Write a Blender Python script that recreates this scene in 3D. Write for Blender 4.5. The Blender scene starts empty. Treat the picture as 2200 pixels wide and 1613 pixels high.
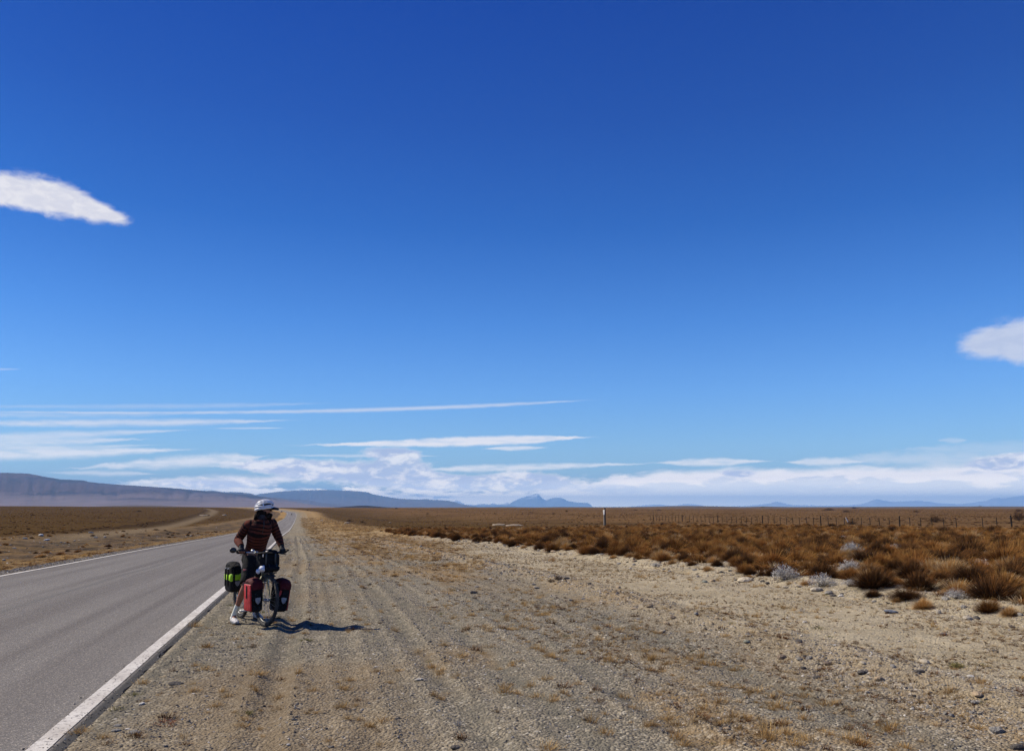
import bpy, bmesh, math, random
import numpy as np
from mathutils import Vector, Matrix, Euler
R = math.radians
C = bpy.context.scene.collection
rnd = random.Random(11)
nrg = np.random.RandomState(5)

# ------------------------------------------------------------------ camera
PITCH = R(9.42)
F = 1700.0            # focal length in pixels of the 2200 px wide photograph
CZ = 1.65
scn = bpy.context.scene
cam_d = bpy.data.cameras.new('camera')
cam_d.sensor_width = 36.0
cam_d.lens = F / 2200.0 * 36.0
cam_d.clip_start = 0.1
cam_d.clip_end = 400000.0
cam = bpy.data.objects.new('camera', cam_d)
cam.location = (0, 0, CZ)
cam.rotation_euler = (R(90) + PITCH, 0, 0)
C.objects.link(cam)
scn.camera = cam
SP, CP = math.sin(PITCH), math.cos(PITCH)

def ray(px, py):
    u, v = (px - 1100.0) / F, (806.5 - py) / F
    return Vector((u, CP - v * SP, SP + v * CP))

def P(px, py, Y):
    d = ray(px, py); k = Y / d.y
    return Vector((d.x * k, Y, CZ + d.z * k))

def azel(px, py):
    d = ray(px, py).normalized()
    return math.atan2(d.x, d.y), math.asin(d.z)

# ------------------------------------------------------------------ light
SUN_AZ = Vector((-0.945, 0.325)).normalized()
SUN_EL = R(43)
sun_d = bpy.data.lights.new('sun', 'SUN')
sun_d.energy = 4.9
sun_d.angle = R(0.53)
sun_d.color = (1.0, 0.905, 0.755)
sun = bpy.data.objects.new('sun', sun_d)
to_sun = Vector((SUN_AZ.x * math.cos(SUN_EL), SUN_AZ.y * math.cos(SUN_EL), math.sin(SUN_EL)))
sun.rotation_euler = to_sun.to_track_quat('Z', 'Y').to_euler()
sun.location = (-20, 5, 30)
C.objects.link(sun)

scn.view_settings.view_transform = 'Standard'
scn.view_settings.look = 'None'
scn.view_settings.exposure = 0.35
scn.view_settings.gamma = 1.0
scn.view_settings.use_curve_mapping = False
scn.cycles.max_bounces = 6
scn.cycles.diffuse_bounces = 2
scn.cycles.glossy_bounces = 2
scn.cycles.transparent_max_bounces = 8
scn.cycles.volume_bounces = 2
scn.cycles.use_denoising = True
scn.cycles.denoising_prefilter = 'FAST'
scn.cycles.use_adaptive_sampling = False
scn.render.film_transparent = False

# ---------------- node expression helper
class NX:
    """tiny expression builder for math nodes"""
    def __init__(self, nt): self.nt = nt
    def _set(self, sock, v):
        if isinstance(v, bpy.types.NodeSocket): self.nt.links.new(v, sock)
        else: sock.default_value = v
    def m(self, op, a, b=None, c=None, clamp=False):
        n = self.nt.nodes.new('ShaderNodeMath'); n.operation = op; n.use_clamp = clamp
        self._set(n.inputs[0], a)
        if b is not None: self._set(n.inputs[1], b)
        if c is not None: self._set(n.inputs[2], c)
        return n.outputs[0]
    def add(self, a, b): return self.m('ADD', a, b)
    def sub(self, a, b): return self.m('SUBTRACT', a, b)
    def mul(self, a, b): return self.m('MULTIPLY', a, b)
    def smooth(self, x, lo, hi, a=0.0, b=1.0):
        n = self.nt.nodes.new('ShaderNodeMapRange'); n.interpolation_type = 'SMOOTHSTEP'
        self._set(n.inputs['Value'], x); self._set(n.inputs['From Min'], lo); self._set(n.inputs['From Max'], hi)
        self._set(n.inputs['To Min'], a); self._set(n.inputs['To Max'], b)
        return n.outputs[0]
    def xyz(self, x, y, z=0.0):
        n = self.nt.nodes.new('ShaderNodeCombineXYZ')
        for i, v in enumerate((x, y, z)): self._set(n.inputs[i], v)
        return n.outputs[0]
    def noise(self, vec, scale=1.0, detail=4.0, rough=0.5, dist=0.0):
        n = self.nt.nodes.new('ShaderNodeTexNoise')
        self._set(n.inputs['Vector'], vec); n.inputs['Scale'].default_value = scale
        n.inputs['Detail'].default_value = detail; n.inputs['Roughness'].default_value = rough
        n.inputs['Distortion'].default_value = dist
        return n.outputs['Fac']
    def vor(self, vec, scale, feature='F1', out='Distance', rand=1.0):
        n = self.nt.nodes.new('ShaderNodeTexVoronoi'); n.feature = feature
        self._set(n.inputs['Vector'], vec); n.inputs['Scale'].default_value = scale
        n.inputs['Randomness'].default_value = rand
        return n.outputs[out]
    def mix(self, f, a, b, blend='MIX'):
        n = self.nt.nodes.new('ShaderNodeMix'); n.data_type = 'RGBA'; n.blend_type = blend
        self._set(n.inputs[0], f); self._set(n.inputs[6], a); self._set(n.inputs[7], b)
        return n.outputs[2]
    def ramp(self, f, stops, interp='LINEAR'):
        n = self.nt.nodes.new('ShaderNodeValToRGB'); n.color_ramp.interpolation = interp
        self._set(n.inputs[0], f)
        e = n.color_ramp.elements
        while len(e) < len(stops): e.new(0.5)
        for k, (p, c) in enumerate(stops):
            e[k].position = p; e[k].color = (*c, 1.0) if len(c) == 3 else c
        return n.outputs[0]

# ---------------- sky
world = bpy.data.worlds.new('World'); scn.world = world; world.use_nodes = True
nt = world.node_tree; nt.nodes.clear(); X = NX(nt)
tc = nt.nodes.new('ShaderNodeTexCoord')
sep = nt.nodes.new('ShaderNodeSeparateXYZ'); nt.links.new(tc.outputs['Generated'], sep.inputs[0])
dx, dy, dz = sep.outputs
az = X.m('ARCTAN2', dx, dy)
el = X.m('ARCSINE', dz)
sky = nt.nodes.new('ShaderNodeTexSky'); sky.sky_type = 'NISHITA'
sky.sun_disc = False
sky.sun_elevation = SUN_EL
sky.sun_rotation = math.atan2(SUN_AZ.x, SUN_AZ.y)
sky.altitude = 300; sky.air_density = 1.0; sky.dust_density = 0.1; sky.ozone_density = 3.0
hsv = nt.nodes.new('ShaderNodeHueSaturation'); hsv.inputs['Saturation'].default_value = 1.0
nt.links.new(sky.outputs[0], hsv.inputs['Color'])
# clear dry air over the steppe: deep blue overhead, pale blue low down
elp = X.m('MULTIPLY', el, 1.0 / R(90), clamp=True)
tint = X.ramp(elp, [(0.0, (0.53, 0.74, 1.02)), (0.045, (0.58, 0.83, 1.12)), (0.09, (0.46, 0.79, 1.22)), (0.145, (0.29, 0.66, 1.18)),
                    (0.22, (0.125, 0.46, 1.02)), (0.30, (0.080, 0.34, 0.92)), (0.39, (0.040, 0.265, 0.88)), (1.0, (0.035, 0.25, 0.86))])
skyc = X.mix(1.0, hsv.outputs[0], tint, 'MULTIPLY')

# clouds, all placed by direction (azimuth, elevation)
def soft_noise(sx, sy, detail=5, rough=0.55, off=0.0, dist=0.0):
    return X.noise(X.xyz(X.mul(az, sx), X.mul(el, sy), off), 1.0, detail, rough, dist)
n_fine = soft_noise(60, 90, 6, 0.6, 3.1, 0.3)
n_str = soft_noise(14, 260, 4, 0.5, 7.7)
n_puff = soft_noise(22, 75, 7, 0.58, 1.3, 0.25)
n_puff2 = soft_noise(22, 75, 7, 0.58, 1.42, 0.25)
n_lump = soft_noise(48, 95, 8, 0.62, 5.3, 0.4)
n_lump2 = soft_noise(48, 95, 8, 0.62, 5.42, 0.4)
n_wisp = soft_noise(30, 160, 4, 0.55, 9.2)
PXR = 1.0 / F
def blob_sum(items):
    tot = None
    for (cx, cy, rx, ry, rot) in items:
        a0, e0 = azel(cx, cy)
        ddx = X.mul(X.sub(az, a0), math.cos(e0) / (rx * PXR)); ddy = X.mul(X.sub(el, e0), 1.0 / (ry * PXR))
        # sheared ellipse so that slanted clouds can be described
        ddy = X.add(ddy, X.mul(ddx, rot))
        r2 = X.add(X.mul(ddx, ddx), X.mul(ddy, ddy))
        g = X.m('EXPONENT', X.mul(r2, -1.0))
        tot = g if tot is None else X.add(tot, g)
    return tot
def streak(x0, y0, x1, y1, w, al=1.0, tl=0.5, soft=0.6, wob=1.0):
    a0, e0 = azel(x0, y0); a1, e1 = azel(x1, y1)
    u = X.mul(X.sub(az, a0), 1.0 / (a1 - a0))
    cen = X.add(e0, X.mul(u, e1 - e0))
    lo = X.smooth(u, 0.0, tl); hi = X.smooth(u, 1.0, 1.0 - max(0.15, 0.9 - tl))
    tap = X.mul(lo, hi)
    wd = X.mul(tap, w * PXR)
    dist = X.m('ABSOLUTE', X.add(X.sub(el, cen), X.mul(X.sub(n_fine, 0.5), wob * w * 0.9 * PXR)))
    wd2 = X.m('MAXIMUM', wd, 1e-5)
    rel = X.m('DIVIDE', dist, wd2)
    body = X.smooth(rel, 1.0, soft)
    return X.mul(X.mul(body, X.m('MULTIPLY', tap, 3.0, clamp=True)), al)
def over(a, b):   # union of two alphas
    return X.sub(1.0, X.mul(X.sub(1.0, a), X.sub(1.0, b)))

cl_a = blob_sum([(15, 408, 80, 22, 0.1), (-70, 402, 70, 26, 0.0), (105, 420, 70, 30, 0.3), (172, 441, 56, 20, 0.5), (232, 462, 34, 9, 0.6)])
cl_b = blob_sum([(2110, 736, 42, 21, -0.15), (2170, 738, 46, 30, 0.1), (2240, 735, 60, 50, 0.2)])
aA = X.mul(X.smooth(cl_a, .04, .25), X.smooth(X.add(cl_a, X.add(X.mul(X.sub(n_puff, 0.5), .7), X.mul(X.sub(n_lump, .5), 1.0))), 0.22, 1.0))
aB = X.mul(X.mul(X.smooth(cl_b, .04, .25), X.smooth(X.add(cl_b, X.add(X.mul(X.sub(n_puff, 0.5), .7), X.mul(X.sub(n_lump, .5), 1.0))), 0.22, 1.05)), 0.8)
streaks = [
    (-500, 874, 1330, 855, 6.5, 0.62, 0.7, 0.0, 0.6), (-400, 868, 760, 864, 8, 0.25, 0.6, 0.0, 0.6),
    (-500, 905, 690, 901, 11, 0.72, 0.55, 0.0, 0.6), (-400, 888, 520, 886, 10, 0.3, 0.5, 0.0, 1.0),
    (-500, 950, 470, 921, 11, 0.6, 0.5, 0.0, 0.6), (440, 920, 630, 919, 3, 0.6, 0.45, 0.0, 0.5),
    (-500, 962, 370, 941, 14, 0.65, 0.5, 0.0, 0.8), (-500, 975, 400, 953, 8, 0.5, 0.5, 0.0, 0.8), (-500, 985, 470, 963, 16, 0.85, 0.5, 0.05, 0.6),
    (560, 957, 1310, 937, 13, 1.0, 0.6, 0.4, 0.7), (1020, 964, 1190, 961, 7, 0.75, 0.5, 0.2, 0.8),
    (560, 977, 980, 979, 5, 0.5, 0.5, 0.0, 1.0), (90, 1010, 600, 978, 18, 0.85, 0.6, 0.1, 0.9),
    (200, 1035, 700, 1028, 16, 0.7, 0.5, 0.0, 1.2), (60, 1014, 360, 1018, 8, 0.5, 0.5, 0.0, 1.0),
    (850, 1010, 1480, 992, 11, 0.8, 0.3, 0.1, 0.9), (1380, 994, 1690, 990, 11, 0.85, 0.4, 0.2, 0.8),
    (1670, 992, 1880, 990, 11, 0.75, 0.4, 0.1, 0.9), (1750, 985, 2700, 985, 26, 0.45, 0.3, 0.0, 1.0),
    (1880, 965, 2700, 945, 16, 0.25, 0.4, 0.0, 1.0), (2005, 946, 2085, 946, 8, 0.35, 0.5, 0.0, 1.0),
    (-60, 793, 60, 793, 3, 0.35, 0.4, 0.0, 1.0),
    (380, 1000, 900, 1002, 18, 0.6, 0.5, 0.0, 1.2),
]
aS = None
for s_ in streaks:
    v_ = streak(*s_)
    aS = v_ if aS is None else over(aS, v_)
aS = X.mul(X.mul(aS, X.smooth(n_str, 0.12, 0.5, 0.72, 1.0)), X.smooth(n_wisp, .30, .58, .60, 1.0))
# low bank of cloud along the horizon, thicker to the right of the far peaks
_, e_low = azel(1100, 1075); _, e_hi = azel(1100, 1000)
azr = X.smooth(az, azel(1020, 1080)[0], azel(1500, 1080)[0])
topL = X.add(R(1.25), X.mul(azr, R(1.3)))
bank_edge = X.sub(X.sub(topL, el), X.mul(X.mul(X.sub(n_puff, 0.5), X.sub(1.0, X.mul(azr, .78))), R(4.6)))
azl = X.smooth(az, azel(-100, 1080)[0], azel(650, 1080)[0], 0.15, 1.0)
aK = X.mul(X.smooth(bank_edge, R(-0.25), R(0.35)), azl)
# ragged grey cumulus between the streaks and the mesa
cu = blob_sum([(700, 1010, 130, 20, 0.05), (860, 1000, 70, 26, 0.0), (880, 1030, 160, 16, 0.1), (1130, 1028, 80, 15, 0.0), (600, 1000, 90, 12, 0.0),
               (840, 970, 60, 12, 0.0), (450, 1040, 120, 12, 0.0), (1000, 1040, 150, 16, 0.0), (1160, 1040, 70, 13, 0.0), (1330, 1052, 90, 12, 0.0), (1700, 1050, 160, 12, 0.0), (1585, 1017, 45, 9, 0.15), (2130, 998, 60, 14, 0.0), (2200, 985, 40, 12, 0.0)])
aC = X.mul(X.mul(X.smooth(cu, .05, .25), X.smooth(X.add(cu, X.add(X.mul(X.sub(n_puff, 0.5), 1.1), X.mul(X.sub(n_lump, 0.5), 1.3))), 0.30, 0.80)), 0.92)
alpha = over(over(over(aA, aB), X.mul(aS, 0.92)), X.mul(over(aK, aC), 0.94))
# grey undersides: where a cloud is thick and the offset noise says it is turned from the sun
und = X.smooth(X.sub(n_puff2, n_puff), -0.02, 0.045)
shade_low = X.mul(aC, X.smooth(X.add(X.mul(n_puff, .5), X.mul(n_lump2, .5)), 0.60, 0.46))
ccol = X.mix(X.mul(shade_low, 0.95), (0.93, 0.93, 0.97, 1), (0.38, 0.47, 0.73, 1))
bankgrey = X.mul(X.mul(aK, azr), X.smooth(X.add(el, X.mul(X.sub(n_puff, .5), R(3.2))), R(1.9), R(1.5)))
ccol = X.mix(X.mul(bankgrey, 0.85), ccol, (0.62, 0.69, 0.84, 1))
puffshade = X.mul(X.m('MAXIMUM', aA, aB), X.smooth(n_lump2, 0.62, 0.40))
ccol = X.mix(X.mul(puffshade, 0.45), ccol, (0.58, 0.62, 0.79, 1))
ccol = X.mix(X.mul(aB, 0.55), ccol, (0.50, 0.60, 0.80, 1))
ccol = X.mix(X.mul(aA, 0.25), ccol, (0.70, 0.72, 0.84, 1))
sky_scale = nt.nodes.new('ShaderNodeVectorMath'); sky_scale.operation = 'SCALE'
nt.links.new(skyc, sky_scale.inputs[0])
nt.links.new(X.m('MINIMUM', X.m('MAXIMUM', X.add(X.mul(dx, .30), .93), .80), 1.06), sky_scale.inputs['Scale'])
cl_scale = nt.nodes.new('ShaderNodeVectorMath'); cl_scale.operation = 'SCALE'
# sunlit cloud is far brighter than the air in front of it
lift = X.ramp(X.m('MULTIPLY', el, 1 / R(6), clamp=True), [(0, (1.15, .98, .62)), (.08, (.92, .78, .52)), (.167, (.68, .58, .41)), (.33, (.36, .32, .27)), (.5, (.275, .26, .235)), (.83, (.225, .218, .21)), (1, (.20, .197, .195))])
nt.links.new(X.mix(1.0, ccol, lift, 'MULTIPLY'), cl_scale.inputs[0]); cl_scale.inputs['Scale'].default_value = 4.7
cl_scale2 = nt.nodes.new('ShaderNodeVectorMath'); cl_scale2.operation = 'SCALE'
nt.links.new(cl_scale.outputs[0], cl_scale2.inputs[0])
SKY_STRENGTH = 0.094
cl_scale2.inputs['Scale'].default_value = 0.80 / SKY_STRENGTH
final = X.mix(alpha, sky_scale.outputs[0], cl_scale2.outputs[0])
bg = nt.nodes.new('ShaderNodeBackground'); bg.inputs['Strength'].default_value = SKY_STRENGTH
nt.links.new(final, bg.inputs['Color'])
wo = nt.nodes.new('ShaderNodeOutputWorld'); nt.links.new(bg.outputs[0], wo.inputs['Surface'])
world.cycles.sampling_method = 'MANUAL'; world.cycles.sample_map_resolution = 512

# ------------------------------------------------------------------ tags and linking
def tag(o, label=None, cat=None, group=None, kind=None):
    if label: o['label'] = label
    if cat: o['category'] = cat
    if group: o['group'] = group
    if kind: o['kind'] = kind
    return o

def link(name, me, mat=None, parent=None, loc=None):
    if mat is not None and not me.materials:
        for m_ in (mat if isinstance(mat, (list, tuple)) else [mat]): me.materials.append(m_)
    o = bpy.data.objects.new(name, me); C.objects.link(o)
    if parent: o.parent = parent
    if loc is not None: o.location = loc
    return o

def empty(name, loc, rz=0.0, label=None, cat=None, group=None):
    o = bpy.data.objects.new(name, None); C.objects.link(o)
    o.empty_display_size = 0.2; o.location = loc; o.rotation_euler = (0, 0, rz)
    return tag(o, label, cat, group)

# ------------------------------------------------------------------ mesh builder
class MB:
    def __init__(self): self.v = []; self.f = []; self.mi = []; self.cur = 0
    def _add(self, vs, fs):
        b = len(self.v); self.v += [Vector(p) for p in vs]
        self.f += [tuple(i + b for i in f) for f in fs]; self.mi += [self.cur] * len(fs)
        return self
    def box(self, c, s, rot=None, top=None):
        hx, hy, hz = s[0] / 2, s[1] / 2, s[2] / 2
        tx, ty = top if top else (1, 1)
        vs = [(-hx, -hy, -hz), (hx, -hy, -hz), (hx, hy, -hz), (-hx, hy, -hz),
              (-hx * tx, -hy * ty, hz), (hx * tx, -hy * ty, hz), (hx * tx, hy * ty, hz), (-hx * tx, hy * ty, hz)]
        M = rot.to_matrix() if isinstance(rot, Euler) else (rot or Matrix.Identity(3))
        vs = [M @ Vector(p) + Vector(c) for p in vs]
        return self._add(vs, [(0, 3, 2, 1), (4, 5, 6, 7), (0, 1, 5, 4), (1, 2, 6, 5), (2, 3, 7, 6), (3, 0, 4, 7)])
    def rbox(self, c, s, r=0.02, seg=2, rot=None, top=(1, 1), bulge=0.0):
        """rounded box, optionally tapered towards the top and bulging"""
        bm = bmesh.new(); bmesh.ops.create_cube(bm, size=1.0)
        for v in bm.verts:
            v.co = Vector((v.co.x * s[0], v.co.y * s[1], v.co.z * s[2]))
            if v.co.z > 0: v.co.x *= top[0]; v.co.y *= top[1]
        bmesh.ops.bevel(bm, geom=list(bm.edges), offset=r, segments=seg, profile=0.5, affect='EDGES')
        if bulge:
            bmesh.ops.subdivide_edges(bm, edges=[e for e in bm.edges if e.calc_length() > 0.08], cuts=2, use_grid_fill=True)
            for v in bm.verts:
                q = [v.co[i] / (s[i] / 2) for i in range(3)]
                for i in range(3):
                    o_ = [q[j] for j in range(3) if j != i]
                    v.co[i] *= 1 + bulge * (1 - min(1, o_[0] ** 2)) * (1 - min(1, o_[1] ** 2))
        M = rot.to_matrix() if isinstance(rot, Euler) else (rot or Matrix.Identity(3))
        idx = {v: i for i, v in enumerate(bm.verts)}
        vs = [M @ v.co + Vector(c) for v in bm.verts]; fs = [tuple(idx[v] for v in f.verts) for f in bm.faces]
        bm.free(); return self._add(vs, fs)
    def loft(self, pts, rad, n=10, up=None, cap=True):
        """tube through points; rad = number or (a,b) ellipse per point; `up` steers ring axis a"""
        pts = [Vector(p) for p in pts]; m = len(pts)
        if not isinstance(rad, (list, tuple)): rad = [rad] * m
        vs = []; fs = []; prev = Vector(up) if up is not None else None
        for i, p in enumerate(pts):
            t = (pts[min(i + 1, m - 1)] - pts[max(i - 1, 0)])
            t = t.normalized() if t.length > 1e-9 else Vector((0, 0, 1))
            if prev is None: prev = t.orthogonal()
            a = (prev - t * prev.dot(t)); a = a.normalized() if a.length > 1e-6 else t.orthogonal().normalized()
            b = t.cross(a)
            if up is None: prev = a
            ra, rb = rad[i] if isinstance(rad[i], (list, tuple)) else (rad[i], rad[i])
            for k in range(n):
                g = 2 * math.pi * k / n
                vs.append(p + a * (math.cos(g) * ra) + b * (math.sin(g) * rb))
        for i in range(m - 1):
            for k in range(n):
                k2 = (k + 1) % n
                fs.append((i * n + k, i * n + k2, (i + 1) * n + k2, (i + 1) * n + k))
        if cap:
            fs.append(tuple(range(n - 1, -1, -1))); fs.append(tuple((m - 1) * n + k for k in range(n)))
        return self._add(vs, fs)
    def ell(self, c, r, rot=None, nu=14, nv=9, fn=None):
        vs = []; fs = []
        M = rot.to_matrix() if isinstance(rot, Euler) else (rot or Matrix.Identity(3))
        for j in range(nv + 1):
            th = math.pi * j / nv
            for i in range(nu):
                ph = 2 * math.pi * i / nu
                d = Vector((math.sin(th) * math.cos(ph), math.sin(th) * math.sin(ph), math.cos(th)))
                k = fn(d) if fn else 1.0
                vs.append(M @ Vector((d.x * r[0] * k, d.y * r[1] * k, d.z * r[2] * k)) + Vector(c))
        for j in range(nv):
            for i in range(nu):
                i2 = (i + 1) % nu
                fs.append((j * nu + i, (j + 1) * nu + i, (j + 1) * nu + i2, j * nu + i2))
        return self._add(vs, fs)
    def torus(self, c, Rr, r, axis_m=None, n=40, m=8, sq=1.0):
        vs = []; fs = []; M = axis_m or Matrix.Identity(3)   # ring in local XZ plane, axle along Y
        for i in range(n):
            a = 2 * math.pi * i / n
            for k in range(m):
                b = 2 * math.pi * k / m
                rr = Rr + r * math.cos(b)
                vs.append(M @ Vector((rr * math.cos(a), r * sq * math.sin(b), rr * math.sin(a))) + Vector(c))
        for i in range(n):
            for k in range(m):
                fs.append((i * m + k, i * m + (k + 1) % m, ((i + 1) % n) * m + (k + 1) % m, ((i + 1) % n) * m + k))
        return self._add(vs, fs)
    def plate(self, outline, c, M, th):
        """flat outline (x,y) extruded by th along local z, placed by matrix M"""
        n = len(outline)
        vs = [M @ Vector((x, y, 0)) + Vector(c) for x, y in outline] + [M @ Vector((x, y, th)) + Vector(c) for x, y in outline]
        fs = [tuple(range(n - 1, -1, -1)), tuple(range(n, 2 * n))] + [(i, (i + 1) % n, n + (i + 1) % n, n + i) for i in range(n)]
        return self._add(vs, fs)
    def xf(self, fn): self.v = [fn(p) for p in self.v]; return self
    def build(self, name, mat, parent=None, rel=None, smooth=True, wn=False):
        me = bpy.data.meshes.new(name)
        o0 = Vector(rel) if rel is not None else Vector((0, 0, 0))
        me.from_pydata([tuple(p - o0) for p in self.v], [], self.f); me.validate(clean_customdata=False)
        for m_ in (mat if isinstance(mat, (list, tuple)) else [mat]): me.materials.append(m_)
        if len(me.polygons) == len(self.mi): me.polygons.foreach_set('material_index', self.mi)
        if smooth: me.polygons.foreach_set('use_smooth', [True] * len(me.polygons))
        bm = bmesh.new(); bm.from_mesh(me)
        bmesh.ops.recalc_face_normals(bm, faces=bm.faces)
        if smooth:
            for e in bm.edges:
                if len(e.link_faces) == 2 and e.calc_face_angle(0) > R(50): e.smooth = False
        bm.to_mesh(me); bm.free(); me.update()
        return link(name, me, None, parent)

# ------------------------------------------------------------------ materials
def new_mat(name):
    m = bpy.data.materials.new(name); m.use_nodes = True
    return m, NX(m.node_tree), m.node_tree.nodes['Principled BSDF'], m.node_tree
def geo_pos(nt_):
    g = nt_.nodes.new('ShaderNodeNewGeometry'); return g.outputs['Position']
def obj_co(nt_):
    t = nt_.nodes.new('ShaderNodeTexCoord'); return t.outputs['Object']
def bump(nt_, h, dist, strength=1.0, prev=None):
    b = nt_.nodes.new('ShaderNodeBump'); b.inputs['Strength'].default_value = strength
    b.inputs['Distance'].default_value = dist; nt_.links.new(h, b.inputs['Height'])
    if prev is not None: nt_.links.new(prev, b.inputs['Normal'])
    return b.outputs[0]
def lin(h):
    h = h.lstrip('#'); c = [int(h[i:i + 2], 16) / 255 for i in (0, 2, 4)]
    return tuple(x / 12.92 if x <= 0.04045 else ((x + 0.055) / 1.055) ** 2.4 for x in c)
def two(name, c1, c2, scale=8, rough=0.7, bd=0.0, bscale=None, metal=0.0, spec=0.4, coat=0.0, detail=4, lo=0.35, hi=0.65):
    m, X_, b, t_ = new_mat(name)
    co = obj_co(t_)
    f = X_.smooth(X_.noise(co, scale, detail, 0.6), lo, hi)
    t_.links.new(X_.mix(f, (*c1, 1), (*c2, 1)), b.inputs['Base Color'])
    b.inputs['Roughness'].default_value = rough; b.inputs['Metallic'].default_value = metal
    b.inputs['Specular IOR Level'].default_value = spec
    if bd:
        t_.links.new(bump(t_, X_.noise(co, bscale or scale * 3, 5, 0.6), bd), b.inputs['Normal'])
    return m

# ------------------------------------------------------------------ terrain
HA = math.atan(0.2437)                     # road heading, left of straight ahead
D2 = Vector((-math.sin(HA), math.cos(HA)))  # along the road
N2 = Vector((math.cos(HA), math.sin(HA)))   # to its right
_S = np.array([-60000, -200, -20, 0, 10, 16, 22, 29, 45, 91, 134, 190, 245, 343, 440, 500, 533, 580, 622, 650, 690, 800, 930, 1100, 1400, 2200, 5000, 12000, 60000.])
_Z = np.array([-8, -2, 0, 0, 0, -.03, -.13, -.25, -.52, -1.46, -2.14, -3.05, -3.9, -4.5, -5.0, -5.2, -5.1, -4.3, -3.1, -2.65, -2.7, -1.6, -.4, .3, .4, -1.5, -4, -6, -8.])
_P = np.array([0, 0, 0, 0, 0, -.02, -.06, -.1, -.25, -.75, -1.0, -1.2, -1.35, -1.45, -1.4, -1.3, -1.2, -1.1, -1.0, -.9, -.8, -.4, .0, .5, .8, -1.0, -4, -6, -8.])
_CS = np.array([-1000, 16, 29, 45, 91, 134, 245, 343, 533, 622, 680, 800, 1000, 1500, 70000.])
_CC = np.array([0, 0, -.15, -.55, -1.75, -2.35, -4.9, -6.8, -10.6, -12.6, -16, -32, -75, -200, -260.])
def smooth_tab(s, xs, ys):
    s = np.asarray(s, float); r = 0
    w = np.maximum(2.0, 0.06 * np.abs(s))
    for k, g in ((-1, .2), (-.5, .2), (0, .2), (.5, .2), (1, .2)): r = r + g * np.interp(s + k * w, xs, ys)
    return r
def cs(s): return smooth_tab(s, _CS, _CC)
_T = nrg.rand(256, 256)
def vn(x, y):
    xi = np.floor(x).astype(int); yi = np.floor(y).astype(int); fx = x - xi; fy = y - yi
    fx = fx * fx * (3 - 2 * fx); fy = fy * fy * (3 - 2 * fy)
    a = _T[xi & 255, yi & 255]; b = _T[(xi + 1) & 255, yi & 255]; c = _T[xi & 255, (yi + 1) & 255]; d = _T[(xi + 1) & 255, (yi + 1) & 255]
    return (a * (1 - fx) + b * fx) * (1 - fy) + (c * (1 - fx) + d * fx) * fy
def fbm(x, y, o=4, g=.5):
    r = 0; a = 1; t = 0
    for k in range(o):
        r = r + a * vn(x * 2 ** k + 17.3 * k, y * 2 ** k + 9.1 * k); t += a; a *= g
    return r / t
def ss(a, b, x):
    t = np.clip((x - a) / (b - a), 0, 1); return t * t * (3 - 2 * t)
T_R, T_L = -1.62, -8.18        # asphalt edges (lateral)
def track_t(s): return np.interp(s, [60, 90, 107, 180, 395, 640, 700, 2000], [-19, -23, -25, -28.5, -45, -62, -66, -120])
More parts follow.
